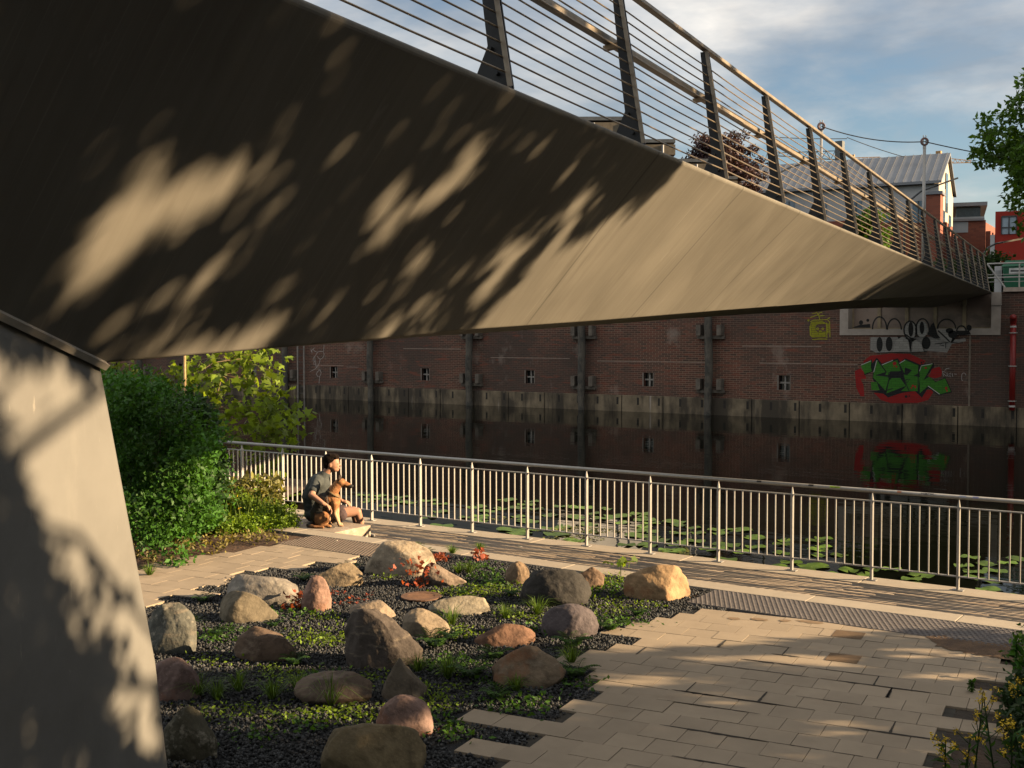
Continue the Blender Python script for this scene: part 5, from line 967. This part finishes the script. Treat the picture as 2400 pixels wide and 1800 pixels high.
# brick piers and arches in front
l0, zt = cell(2178, 462); zT = cell(2190, 462)[1]
b = MB(); b.prism([wp_(-.35, -1.8, G0), wp_(l0+.0, -1.8, G0), wp_(l0, -1.8, zT), wp_(-.35, -1.8, zT)], ua*1.7); b.build('stair_tower', M['redbrick'], wb_)
MB().prism([wp_(-.5, -1.95, zT), wp_(l0+.1, -1.95, zT), wp_(l0+.1, -1.95, zT+.22), wp_(-.5, -1.95, zT+.22)], ua*1.9).build('tower_cap', M['zinc'], wb_)
for i in range(6): MB().prism([wp_(-.45-.10*i, 1.5+1.3*i, G0), wp_(-.45-.10*i, 2.1+1.3*i, G0), wp_(-.45-.10*i, 2.1+1.3*i, zB-.3-.25*i), wp_(-.45-.10*i, 1.5+1.3*i, zB-.3-.25*i)], ub*.9).build('brick_pier', M['redbrick'], wb_)
for i in range(9):
    l = 1.8+i*2.9; arcp = [wp_(l+.95*math.cos(a), -.10, G0+2.2+1.0*math.sin(a)) for a in np.linspace(0, math.pi, 12)]+[wp_(l-.95, -.10, G0), wp_(l+.95, -.10, G0)]
    MB().prism(arcp, ua*.03).build('arched_window', mat('arch_glass', (.02, .03, .035), .2), wb_)
# second brick building with glazed top floor
def bld(name, label, u0, u1, vt, k, h, depth, m, z0=G0):
    """facade between two picture columns at depth k, its line turned to heading h"""
    P0 = dep(u0, vt, k); d = unit2(h); n_ = np.array([-d[1], d[0], 0.]); P1 = onpl(u1, vt, P0, n_); L = (P1-P0)@d; t_ = thing(name, label, 'building', (P0[0], P0[1], z0)); return t_, P0, d, (n_ if n_@fwd > 0 else -n_), L, P0[2]
t2, P0, d, n_, L, zt = bld('brick_building', 'red brick building with glazed flat-roofed top floor between the white and the red buildings', 2232, 2311, 485, 95, rad(14), 12, None)
def q2(l, dd, z): return np.array([P0[0], P0[1], 0])+d*l+n_*dd+np.array([0, 0, z])
zs = onpl(2260, 517, P0, n_)[2]; zs2 = onpl(2260, 545, P0, n_)[2]; t2n = n_; t2d = d; t2P = P0; t2L = L
MB().prism([q2(0, 0, G0), q2(L, 0, G0), q2(L, 0, zs), q2(0, 0, zs)], n_*12).build('brick_wall', M['redbrick'], t2)
MB().prism([q2(.05, -.04, zs2), q2(L*.48, -.04, zs2), q2(L*.48, -.04, zs-.1), q2(.05, -.04, zs-.1)], n_*.03).build('white_panel', M['plaster'], t2)
MB().prism([q2(.3, .5, zs), q2(L-.4, .5, zs), q2(L-.4, .5, zt), q2(.3, .5, zt)], n_*10).build('glazed_storey', mat('glazing', (.05, .07, .08), .2), t2)
MB().prism([q2(-.1, -.2, zs-.05), q2(L-.1, -.2, zs-.05), q2(L-.1, -.2, zs+.12), q2(-.1, -.2, zs+.12)], n_*2).build('ledge', M['zinc'], t2)
MB().prism([q2(-.2, -.3, zt), q2(L+.1, -.3, zt), q2(L+.1, -.3, zt+.3), q2(-.2, -.3, zt+.3)], n_*11).build('roof', M['zinc'], t2)
MB().prism([q2(-.1, .1, zt-1.0), q2(L-.1, .1, zt-1.0), q2(L-.1, .1, zt-.85), q2(-.1, .1, zt-.85)], n_*.5).build('louvre', M['plaster'], t2)
for i in range(2): l = L*(.12+.4*i); arcp = [q2(l+.9+.9*math.cos(a), -.05, G0+3.4+.8*math.sin(a)) for a in np.linspace(0, math.pi, 12)]+[q2(l, -.05, G0+1), q2(l+1.8, -.05, G0+1)]; MB().prism(arcp, n_*.02).build('arched_window', mat('arch_glass', (.02, .05, .07), .2), t2)
dw = unit2(rad(95)); nw = unit2(rad(5)); Q0 = q2(L, 0, 0)
MB().prism([Q0+[0, 0, G0], Q0+dw*9+[0, 0, G0], Q0+dw*9+[0, 0, zs-.2], Q0+[0, 0, zs-.2]], -nw*.5).build('side_wing', M['redbrick'], t2)
for i in range(5): MB().prism([Q0+dw*(.2+i*1.8)+[0, 0, G0], Q0+dw*(1.0+i*1.8)+[0, 0, G0], Q0+dw*(1.0+i*1.8)+[0, 0, zs-.9], Q0+dw*(.2+i*1.8)+[0, 0, zs-.9]], nw*.35).build('brick_pier', M['redbrick'], t2)
# lit sliver of the next facade, then the red building
t3, P0, d, n_, L, zt = bld('red_building', 'bright red rendered building with a tall window at the right edge', 2333, 2600, 496, 80, rad(10), 12, None)
MB().prism([q2(0, 0, G0), q2(L, 0, G0), q2(L, 0, zt), q2(0, 0, zt)], n_*14).build('wall', M['red'], t3)
MB().prism([q2(-.3, -.05, G0), q2(-.02, -.05, G0), q2(-.02, -.05, zt-1.6), q2(-.3, -.05, zt-1.6)], n_*1).build('grey_strip', M['plaster'], t3)
Pa, Pb = onpl(2348, 508, P0, n_), onpl(2382, 548, P0, n_); la, lb = (Pa-P0)@d, (Pb-P0)@d
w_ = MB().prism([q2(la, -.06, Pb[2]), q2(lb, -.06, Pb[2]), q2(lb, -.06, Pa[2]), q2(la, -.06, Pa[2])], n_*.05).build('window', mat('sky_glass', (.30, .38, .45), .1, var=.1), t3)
b = MB(); 
for l in (la, (la+lb)/2, lb): b.bar(q2(l, -.1, Pb[2]), q2(l, -.1, Pa[2]), .07)
b.bar(q2(la, -.1, Pb[2]+.45), q2(lb, -.1, Pb[2]+.45), .07); b.bar(q2(la, -.1, Pa[2]), q2(lb, -.1, Pa[2]), .09); b.build('frame', M['frameb'], w_)
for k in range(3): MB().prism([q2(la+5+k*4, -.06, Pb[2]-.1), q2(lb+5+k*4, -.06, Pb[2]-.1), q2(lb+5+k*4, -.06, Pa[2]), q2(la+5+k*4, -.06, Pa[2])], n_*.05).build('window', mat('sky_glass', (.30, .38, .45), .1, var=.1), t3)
# far low row of houses to close the horizon (left, behind the bridge; also mirrored in the canal)
hb = [(-75, 62, 16, 14, 9.5, M['redbrick'], 'plain red brick block farther along the far bank, hidden mostly by the bridge'), (-52, 66, 20, 12, 12, M['plaster'], 'pale rendered block on the far bank behind the bridge girder'), (-105, 60, 24, 14, 10, M['pale'], 'cream block farthest left on the far bank')]
for x, y, wx, wy, h, m, lb in hb:
    t_ = thing('apartment_block', lb, 'building', (x, y, G0)); MB().bb(x-wx/2, x+wx/2, y, y+wy, G0, G0+h).build('wall', m, t_); MB().bb(x-wx/2-.4, x+wx/2+.4, y-.4, y+wy+.4, G0+h, G0+h+.4).build('roof', M['zinc'], t_)
    for i in range(int(wx/3)):
        for j in range(int(h/3)): MB().bb(x-wx/2+1+i*3, x-wx/2+2.2+i*3, y-.04, y-.01, G0+1+j*3, G0+2.5+j*3).build('window', M['glassb'], t_)
# station canopy behind the railing
cn = thing('platform_canopy', 'low dark canopy roof with white downpipe brackets behind the bridge railing', 'canopy', (*dep(1450, 330, 48)[:2], G0)); A_, B_ = dep(1330, 286, 46), dep(1640, 420, 62); A2 = A_+np.array([0, 0, 0]); 
Pn = [dep(1336, 282, 44), dep(1494, 296, 44), dep(1700, 395, 70), dep(1500, 380, 72)]
b = MB(); zc = Pn[0][2]; c4 = [np.array([p_[0], p_[1], zc]) for p_ in Pn[:2]]; dd_ = unit(np.array([c4[1][0]-c4[0][0], c4[1][1]-c4[0][1], 0])); 
for k in range(4):
    o_ = np.array([fwd[0], fwd[1], 0])*(3.2*k) - rgt*(.0*k) + rgt*1.9*k - np.array([0, 0, .32*k]); q = [c4[0]+o_, c4[1]+o_*1.0, c4[1]+o_+np.array([fwd[0], fwd[1], 0])*3.0, c4[0]+o_+np.array([fwd[0], fwd[1], 0])*3.0]
    MB().prism(q, (0, 0, .14)).build('roof_panel', mat('canopy_roof', (.10, .11, .12), .6), cn)
    MB().prism([p_-[0, 0, .5] for p_ in q], (0, 0, .42)).build('soffit', mat('soffit', (.16, .13, .09), .8), cn)
    for j in (.35, .8): pt = q[0]*(1-j)+q[1]*j; MB().tube([pt-[0, 0, .1], pt-[0, 0, .9], pt-[.25, 0, 1.2], (pt[0]-.25, pt[1], G0)], .05, 8).build('downpipe', M['plaster'], cn)
# poles with wheels and hanging cables
def mast(name, label, u, v, k, r_, grp=None):
    T = dep(u, v, k); t_ = thing(name, label, 'pole', (T[0], T[1], G0), grp); MB().tube([(T[0], T[1], G0), (T[0], T[1], T[2]-.18)], [r_*1.2, r_], 10).build('pole', M['galv'], t_, smooth=True)
    ring = [T+RI*.13*math.cos(a)+np.array([0, 0, .13*math.sin(a)]) for a in np.linspace(0, 2*math.pi, 17)]; MB().tube(ring, .045, 6).build('wheel', mat('wheel_iron', (.20, .12, .11), .6), t_)
    b = MB(); b.bar(T-RI*.05-[0, 0, .3], T-RI*.05+[0, 0, .25], .03); b.bar(T+RI*.05-[0, 0, .3], T+RI*.05+[0, 0, .25], .03); b.build('fork', M['galv'], t_); return T
T1 = mast('cable_pole', 'steel pole with pulley wheel standing behind the bridge handrail', 1925, 296, 47, .055); T2 = mast('cable_pole', 'tall steel pole with pulley wheel against the grey roof', 2167, 332, 46, .06)
T3 = dep(2400, 363, 44) + (dep(2400, 363, 44)-dep(2300, 352, 44))*4
def sag(A_, B_, s_, n_=20): return [A_*(1-f_)+B_*f_ - np.array([0, 0, 4*s_*f_*(1-f_)]) for f_ in np.linspace(0, 1, n_)]
mc_ = mat('black_cable', (.06, .055, .05), .6)
setp(MB().tube(sag(T1, T2, .22), .022, 5).build('cable', mc_, loc=T1), 'cable hanging between the two pulley poles', 'cable'); setp(MB().tube(sag(T2, T3, .3), .022, 5).build('cable', mc_, loc=T2), 'cable running from the tall pulley pole into the green tree', 'cable')
A_, B_ = dep(1700, 312, 60), dep(1985, 325, 60); setp(MB().tube(sag(A_, B_, .1), .02, 5).build('overhead_wire', mc_, loc=A_), 'thin wire crossing the sky left of the pulley poles', 'wire'); A_, B_ = dep(1985, 322, 60), dep(2120, 368, 60); setp(MB().tube(sag(A_, B_, .05), .02, 5).build('overhead_wire', mc_, loc=A_), 'thin wire dropping to the ridge of the grey roof', 'wire')
# curved street lamps
for i, (k, pts, lb) in enumerate(((47, [(2119, 640), (2120, 520), (2124, 492), (2136, 467), (2159, 448), (2198, 434)], 'curved-arm street lamp crossing the white gable'), (52, [(1795, 560), (1796, 470), (1805, 432), (1826, 406), (1853, 392), (1880, 384)], 'curved-arm street lamp in front of the grey roof at left'), (48, [(2300, 690), (2301, 620), (2305, 596), (2317, 580), (2334, 571), (2350, 568)], 'small curved-arm street lamp in front of the red building'))):
    P = [dep(u, v, k) for u, v in pts]; sl = thing('street_lamp', lb, 'street lamp', (P[0][0], P[0][1], G0)); P = [np.array([P[0][0], P[0][1], G0])]+P[1:]; MB().tube(P, [.06, .055, .05, .045, .04, .035], 8).build('mast', mat('lamp_mast', (.09, .10, .11), .5, metal=.4), sl, smooth=True)
    e = P[-1]; du = unit(P[-1]-P[-2]); MB().bar(e, e+du*.85, .16, .07).build('lamp_head', mat('lamp_head', (.45, .40, .33), .5), sl)
# cranes
def crane(name, label, pts, k, w_, m, mastpt=None):
    A_, B_ = dep(*pts[0], k), dep(*pts[1], k); t_ = thing(name, label, 'crane', (A_[0], A_[1], G0)); b = MB(); n_ = 14; u_ = np.array([0, 0, w_])
    b.bar(A_, B_, .12); b.bar(A_+u_, B_+u_*.3, .10)
    for i in range(n_): f0, f1 = i/n_, (i+1)/n_; b.bar(A_*(1-f0)+B_*f0+u_*(i % 2)*(1-.7*f0), A_*(1-f1)+B_*f1+u_*((i+1) % 2)*(1-.7*f1), .07)
    b.build('jib', m, t_); MB().bar((A_[0], A_[1], G0), A_+u_*2, .8*w_).build('tower', m, t_); return t_
yl = mat('crane_yellow', (.45, .26, .10), .6); gr2 = mat('crane_grey', (.12, .13, .13), .6)
crane('tower_crane', 'distant yellow crane jib to the right of the white gable', ((2200, 383), (2277, 381)), 190, 1.0, yl); crane('tower_crane', 'distant orange crane jib just above the grey roof', ((2000, 377), (2062, 370)), 190, .5, yl); crane('tower_crane', 'grey lattice crane jib behind the bridge railing', ((1968, 375), (1820, 365)), 150, 1.2, gr2)
b = MB(); A_ = dep(1825, 372, 120); Tp = dep(1812, 318, 120); cr_ = thing('derrick', 'dark lattice mast rising behind the bridge railing', 'mast', (A_[0], A_[1], G0))
for s_ in (-.5, .5): b.bar(np.array([A_[0], A_[1], G0])+RI*s_*1.5, Tp, .12)
b.bar(Tp, dep(1790, 385, 120), .06); b.build('mast_lattice', gr2, cr_)
# far bank railing and containers at the right
fr_ = thing('quay_railing', 'grey tube railing on top of the quay wall at the right edge', 'railing', (-8, YW+.3, 4.09)); x0_ = ony(2314, 618, YW+.3)[0]
for v, r_ in ((617, .028), (643, .012), (650, .024), (660, .01)):
    z = ony(2360, v, YW+.3)[2]; MB().tube([(x0_, YW+.3, z), (6, YW+.3, z)], r_, 8).build('rail', M['galv'], fr_)
zt = ony(2360, 617, YW+.3)[2]; MB().tube([(x0_+.6, YW+.3, 4.05), (x0_, YW+.3, zt)], .03, 8).build('end_post', M['galv'], fr_)
for x in (-7.9, -6.4, -4.9, -3.4): MB().tube([(x, YW+.3, 4.09), (x, YW+.3, zt)], .025, 8).build('post', M['galv'], fr_); MB().tube([(x+.1, YW+.3, 4.7), (x+.35, YW+.3, 5.05), (x+.75, YW+.3, zt-.1)], .015, 6).build('brace', M['galv'], fr_)
mg = mat('green_plastic', (.012, .11, .055), .4, var=.15)
for i, (x, lb) in enumerate(((-8.05, 'green waste container with white label behind the far quay railing'), (-6.4, 'second green waste container, right of the labelled one'))):
    y = YW+2.2; c_ = thing('waste_container', lb, 'waste container', (x, y, G0), 'waste containers on the far quay')
    b = MB(); b.loft([[(x-.58, y-.42, G0+.25), (x+.58, y-.42, G0+.25), (x+.58, y+.42, G0+.25), (x-.58, y+.42, G0+.25)], [(x-.68, y-.5, G0+1.15), (x+.68, y-.5, G0+1.15), (x+.68, y+.5, G0+1.15), (x-.68, y+.5, G0+1.15)]]); bevel(b.build('body', mg, c_), .04)
    MB().loft([[(x-.70, y-.53, G0+1.16), (x+.70, y-.53, G0+1.16), (x+.70, y+.53, G0+1.16), (x-.70, y+.53, G0+1.16)], [(x-.62, y-.2, G0+1.38), (x+.62, y-.2, G0+1.38), (x+.62, y+.3, G0+1.38), (x-.62, y+.3, G0+1.38)]]).build('lid', mg, c_)
    for sx in (-.45, .45):
        for sy in (-.3, .3): MB().tube([(x+sx-.03, y+sy, G0+.1), (x+sx+.03, y+sy, G0+.1)], .1, 12).build('wheel', mc_, c_)
    if i == 0: MB().bb(x-.45, x+.45, y-.515, y-.50, G0+.92, G0+1.1).build('label', mat('label', (.55, .55, .52), .6), c_); MB().bb(x-.4, x+.4, y-.522, y-.516, G0+.98, G0+1.03).build('label_band', mat('label_band', (.04, .04, .04), .6), c_)
pc = thing('cabinet', 'small white cabinet left of the green waste container', 'cabinet', (-8.9, YW+2.3, G0)); MB().bb(-9.03, -8.8, YW+2.0, YW+2.6, G0, G0+1.2).build('cabinet', M['plaster'], pc); MB().bb(-9.0, -8.84, YW+1.985, YW+1.998, G0+.8, G0+1.05).build('notice', mat('notice', (.3, .3, .3), .8), pc)
pl = thing('lamp_post', 'short slim post with small dark lamp in front of the red building', 'lamp post', (*dep(2344, 640, 47)[:2], G0)); Pl = dep(2344, 606, 47); MB().tube([(Pl[0], Pl[1], G0), Pl], .035, 8).build('pole', M['plaster'], pl); MB().bar(Pl, Pl-RI*.22+[0, 0, .02], .1, .07).build('lamp', M['frameb'], pl)

# ================================================================ man and dog
R3 = np.array([rgt[0], rgt[1], 0.]); D3 = np.array([fwd[0], fwd[1], 0.]); D3 /= np.linalg.norm(D3); Z3 = np.array([0, 0, 1.])
def blob(name, parts, m, parent, origin, voxel=.012, smooth=3, rotz=0.):
    """parts: ('c',p1,r1,p2,r2) tapered capsules, ('e',centre,radii[,tilt]) ellipsoids, in (right,away,up) metres; fused into one skin"""
    bm = bmesh.new()
    def W_(p_): return Vector(origin + R3*p_[0] + D3*p_[1] + Z3*p_[2])
    for q in parts:
        if q[0] == 'c':
            a, b_ = W_(q[1]), W_(q[3]); n_ = max(3, int((b_-a).length/(min(q[2], q[4])*.45))+2)
            for i in range(n_):
                f_ = i/(n_-1); bmesh.ops.create_icosphere(bm, subdivisions=2, radius=q[2]*(1-f_)+q[4]*f_, matrix=Matrix.Translation(a.lerp(b_, f_)))
        else:
            r_ = q[2]; tilt = q[3] if len(q) > 3 else 0.; ax = Matrix(((R3[0], D3[0], 0, 0), (R3[1], D3[1], 0, 0), (0, 0, 1, 0), (0, 0, 0, 1))); bmesh.ops.create_icosphere(bm, subdivisions=3, radius=1, matrix=Matrix.Translation(W_(q[1])) @ ax @ Matrix.Rotation(tilt, 4, 'Y') @ Matrix.Diagonal((*r_, 1)))
    me = bpy.data.meshes.new(name); bm.to_mesh(me); bm.free(); me.materials.append(m)
    o = finish(name, me, m if False else None, parent, False, None); 
    r_ = o.modifiers.new('remesh', 'REMESH'); r_.mode = 'VOXEL'; r_.voxel_size = voxel; r_.use_smooth_shade = True
    s_ = o.modifiers.new('smooth', 'SMOOTH'); s_.iterations = smooth; s_.factor = .5
    return o
skin = mat('skin', (.48, .255, .165), .55, var=.08, scale=8, spec=.35); shirt = mat('shirt', (.062, .070, .068), .9, var=.15, scale=14, bump=.6, bscale=18); shorts = mat('shorts', (.085, .055, .055), .9, var=.15, scale=14, bump=.4, bscale=18); hair = mat('hair', (.014, .008, .005), .85, var=.6, scale=70, bump=1., bscale=90, spec=.12)
H0 = onz(737, 1224)
man = thing('person', 'man in grey t-shirt and brown shorts sitting with an arm round the dog', 'person', H0)
body = [('e', (.02, 0, .13), (.15, .17, .12)), ('c', (.0, 0, .22), .125, (-.0, 0, .38), .135), ('c', (.0, 0, .38), .14, (.07, 0, .55), .135), ('c', (.07, -.10, .58), .08, (.07, .10, .58), .08), ('c', (.12, 0, .64), .062, (.205, .0, .735), .055),
  ('c', (.07, -.17, .58), .062, (.035, -.40, .43), .048), ('c', (.035, -.40, .43), .048, (.205, -.51, .335), .033), ('c', (.205, -.51, .335), .033, (.25, -.505, .31), .027),
  ('c', (.08, .17, .58), .062, (.14, .24, .36), .046), ('c', (.14, .24, .36), .042, (.36, .18, .27), .028),
  ('c', (.06, -.10, .105), .095, (.34, -.10, .135), .082), ('c', (.34, -.10, .135), .082, (.60, -.02, .150), .060), ('c', (.60, -.02, .145), .060, (.635, .03, .0), .052), ('c', (.635, .03, .0), .054, (.64, .07, -.155), .034),
  ('c', (.06, .11, .105), .095, (.52, .16, .135), .062), ('c', (.52, .16, .135), .058, (.55, .18, .0), .050), ('c', (.55, .18, .0), .052, (.57, .2, -.155), .034)]
head = [('e', (.255, .0, .83), (.098, .078, .112), .12), ('c', (.285, 0, .75), .052, (.315, 0, .738), .034), ('e', (.305, 0, .80), (.048, .05, .07)), ('c', (.352, 0, .80), .013, (.372, 0, .786), .012), ('e', (.352, 0, .757), (.012, .022, .010)), ('e', (.338, -.03, .822), (.014, .018, .010)), ('e', (.338, .03, .822), (.014, .018, .010)), ('e', (.235, -.080, .800), (.020, .010, .032), .15), ('e', (.235, .080, .800), (.020, .010, .032), .15)]
blob('body', body+head, skin, man, H0, .0085, 2)
# hands: palm, four bent fingers, thumb
def hand(base, dr, s_=1., side=-1, par=man):
    base = np.array(base); dr = unit(np.array(dr, float)); lat = np.array([0, 0, 1.])*.35 + np.array([0, side, 0])*.9; lat = unit(lat - dr*(lat@dr)); nm = np.cross(dr, lat); nm = nm if nm[2] < 0 else -nm
    P = [('c', tuple(base), .026, tuple(base+dr*.05), .030)]
    for i, L in enumerate((.062, .072, .068, .052)): k0 = base+dr*.07+lat*(.030-.020*i); k1 = k0+dr*L*.5+nm*.014; k2 = k1+dr*L*.25+nm*.032; P += [('c', tuple(base+dr*.035+lat*(.020-.013*i)), .013, tuple(k0), .0105), ('c', tuple(k0), .0105, tuple(k1), .0095), ('c', tuple(k1), .0095, tuple(k2), .008)]
    th = base+dr*.015+lat*.028; P += [('c', tuple(th), .014, tuple(th+dr*.03+lat*.018+nm*.012), .011), ('c', tuple(th+dr*.03+lat*.018+nm*.012), .011, tuple(th+dr*.055+lat*.012+nm*.026), .009)]; return P
blob('hand', hand((.245, -.505, .31), (.65, .12, -.55)), skin, man, H0, .005, 1); blob('hand', hand((.36, .18, .262), (.95, 0, -.15), side=1), skin, man, H0, .005, 1)
blob('hair', [('e', (.222, 0, .872), (.106, .088, .092)), ('e', (.180, 0, .815), (.052, .078, .080)), ('e', (.262, 0, .915), (.088, .078, .046)), ('e', (.318, 0, .905), (.034, .060, .030))]+[('e', (.245+.070*math.cos(i*1.3), .058*math.sin(i*2.1), .945-.04*abs(math.cos(i*1.3))+.008*math.sin(i*3.7)), (.021, .021, .020)) for i in range(18)], hair, man, H0, .0075, 1)
blob('t_shirt', [('e', (.015, 0, .12), (.158, .18, .11)), ('c', (-.005, 0, .20), .145, (-.015, 0, .36), .155), ('c', (-.015, 0, .36), .160, (.07, 0, .53), .160), ('c', (.06, -.11, .585), .092, (.06, .11, .585), .092), ('c', (.10, 0, .60), .105, (.15, 0, .66), .075), ('c', (.07, -.16, .59), .080, (.045, -.32, .485), .074), ('c', (.08, .17, .59), .078, (.12, .23, .45), .070)], shirt, man, H0, .011, 3)
blob('shorts', [('e', (.03, 0, .10), (.155, .185, .105)), ('c', (.06, -.10, .105), .112, (.38, -.10, .125), .102), ('c', (.06, .11, .105), .112, (.36, .15, .125), .100)], shorts, man, H0, .011, 2)
for x, y in ((.64, .07), (.57, .2)):
    blob('shoe', [('c', (x-.03, y, -.185), .040, (x+.10, y, -.195), .036), ('c', (x+.10, y, -.195), .036, (x+.17, y, -.20), .026)], mat('shoe', (.30, .28, .26), .7), man, H0, .008, 2)
# dog
DG = onz(762, 1238) + D3*.16
dgm = bpy.data.materials.new('dog_fur'); dgm.use_nodes = True; t = dgm.node_tree; p = t.nodes['Principled BSDF']; p.inputs['Roughness'].default_value = .8; c = N(t, 'ShaderNodeTexCoord')
def distmask(P, r0, r1, sc=(1, 1, 1)):
    mp = N(t, 'ShaderNodeMapping'); mp.vector_type = 'TEXTURE'; mp.inputs['Location'].default_value = tuple(R3*P[0]+D3*P[1]+Z3*P[2]); mp.inputs['Rotation'].default_value = (0, 0, math.atan2(R3[1], R3[0])); mp.inputs['Scale'].default_value = sc
    link(t, c.outputs['Object'], mp.inputs[0]); L = N(t, 'ShaderNodeVectorMath', operation='LENGTH'); link(t, mp.outputs[0], L.inputs[0]); n_ = N(t, 'ShaderNodeTexNoise'); n_.inputs['Scale'].default_value = 28; n_.inputs['Detail'].default_value = 5; link(t, c.outputs['Object'], n_.inputs['Vector'])
    ad_ = N(t, 'ShaderNodeMath', operation='MULTIPLY_ADD'); ad_.inputs[1].default_value = .35*(r1-r0+.25); link(t, n_.outputs[0], ad_.inputs[0]); link(t, L.outputs['Value'], ad_.inputs[2]); mr = N(t, 'ShaderNodeMapRange'); mr.inputs[1].default_value = r0+.1; mr.inputs[2].default_value = r1+.1; mr.inputs[3].default_value = 1; mr.inputs[4].default_value = 0; link(t, ad_.outputs[0], mr.inputs[0]); return mr.outputs[0]
nf = N(t, 'ShaderNodeTexNoise'); nf.inputs['Scale'].default_value = 22; nf.inputs['Detail'].default_value = 6; link(t, c.outputs['Object'], nf.inputs['Vector']); rf2 = N(t, 'ShaderNodeValToRGB'); rf2.color_ramp.elements[0].position = .35; rf2.color_ramp.elements[1].position = .65; rf2.color_ramp.elements[0].color = (.26, .10, .035, 1); rf2.color_ramp.elements[1].color = (.46, .22, .085, 1); link(t, nf.outputs[0], rf2.inputs[0])
out = rf2.outputs[0]
for P, r0, r1, sc, col in (((.15, -.0, .10), .75, 1.05, (.12, .2, .16), (.58, .38, .22)), ((-.10, 0, .34), .82, 1.0, (.135, .25, .20), (.012, .011, .010)), ((-.02, 0, .47), .8, 1.0, (.09, .2, .08), (.016, .013, .011)), ((-.22, 0, .12), .8, 1.0, (.10, .2, .20), (.012, .011, .010)), ((.345, 0, .535), .75, 1.05, (.085, .09, .045), (.014, .012, .011)), ((.195, 0, .70), .7, 1.0, (.06, .12, .06), (.03, .016, .012))):
    mx = N(t, 'ShaderNodeMix', data_type='RGBA'); link(t, distmask(P, r0, r1, sc), mx.inputs[0]); link(t, out, mx.inputs[6]); mx.inputs[7].default_value = (*col, 1); out = mx.outputs[2]
link(t, out, p.inputs['Base Color']); bb_ = N(t, 'ShaderNodeBump'); bb_.inputs['Strength'].default_value = .6; bb_.inputs['Distance'].default_value = .006; nn_ = N(t, 'ShaderNodeTexNoise'); nn_.inputs['Scale'].default_value = 90; link(t, c.outputs['Object'], nn_.inputs['Vector']); link(t, nn_.outputs[0], bb_.inputs['Height']); link(t, bb_.outputs[0], p.inputs['Normal'])
dog = thing('dog', 'tan and black shepherd dog sitting upright in front of the man, looking right', 'dog', DG)
dp = [('e', (-.115, 0, .14), (.115, .10, .135)), ('c', (-.12, 0, .20), .105, (-.035, 0, .36), .105), ('c', (-.035, 0, .36), .105, (.085, 0, .38), .098), ('e', (.10, 0, .34), (.085, .085, .115)), ('c', (.06, 0, .44), .085, (.145, 0, .56), .066), ('e', (.19, 0, .600), (.075, .060, .060), .15),
  ('c', (.235, 0, .585), .043, (.335, 0, .545), .026), ('c', (.335, 0, .548), .024, (.352, 0, .548), .017), ('c', (.24, 0, .555), .026, (.318, 0, .524), .015),
  ('c', (.115, -.062, .32), .052, (.115, -.065, .19), .036), ('c', (.115, -.065, .19), .034, (.165, -.062, .06), .023), ('c', (.165, -.062, .06), .023, (.178, -.062, .025), .024), ('c', (.178, -.062, .022), .024, (.215, -.062, .018), .019),
  ('c', (.115, .062, .32), .052, (.125, .060, .18), .036), ('c', (.125, .06, .18), .032, (.15, .058, .05), .023), ('c', (.15, .058, .024), .024, (.19, .058, .018), .019),
  ('e', (-.055, -.085, .115), (.115, .052, .105), -.5), ('c', (.02, -.095, .115), .050, (-.07, -.10, .05), .035), ('c', (-.08, -.10, .032), .028, (.03, -.105, .022), .022), ('c', (.03, -.105, .022), .024, (.06, -.105, .018), .019),
  ('e', (-.055, .085, .115), (.115, .052, .105), -.5), ('c', (-.08, .10, .032), .028, (.03, .105, .022), .022),
  ('c', (-.19, -.02, .05), .035, (-.24, -.10, .028), .028), ('c', (-.24, -.10, .028), .028, (-.14, -.20, .024), .024), ('c', (-.14, -.20, .024), .024, (-.02, -.215, .022), .020)]
blob('body', dp, dgm, dog, DG, .0085, 1)
for s_ in (-1, 1):
    def Wd(a, b_, c__): return DG+R3*a+D3*b_+Z3*c__
    MB().add([Wd(.150, s_*.020, .635), Wd(.160, s_*.062, .615), Wd(.205, s_*.036, .640), Wd(.182, s_*.052, .715), Wd(.150, s_*.045, .625)], [(0, 2, 3), (2, 1, 3), (1, 4, 3), (4, 0, 3), (0, 4, 1, 2)]).build('ear', mat('dog_ear', (.030, .016, .011), .8), dog, smooth=True)
MB().tube([Wd(.10+.085*math.cos(a)-.0, .088*math.sin(a), .445-.05*math.cos(a)) for a in np.linspace(0, 2*math.pi, 25)], .011, 6).build('harness', mat('harness', (.20, .14, .07), .7), dog)
setp(MB().tube([Wd(.015, -.10, .43), Wd(.035, -.125, .32), Wd(.07, -.14, .20), Wd(.05, -.15, .11), Wd(.10, -.17, .04), Wd(.13, -.17, .012), Wd(.08, -.19, .010), Wd(.02, -.18, .012)], .006, 6).build('leash', mc_, loc=DG), 'black leash hanging from the dog to the step', 'leash')
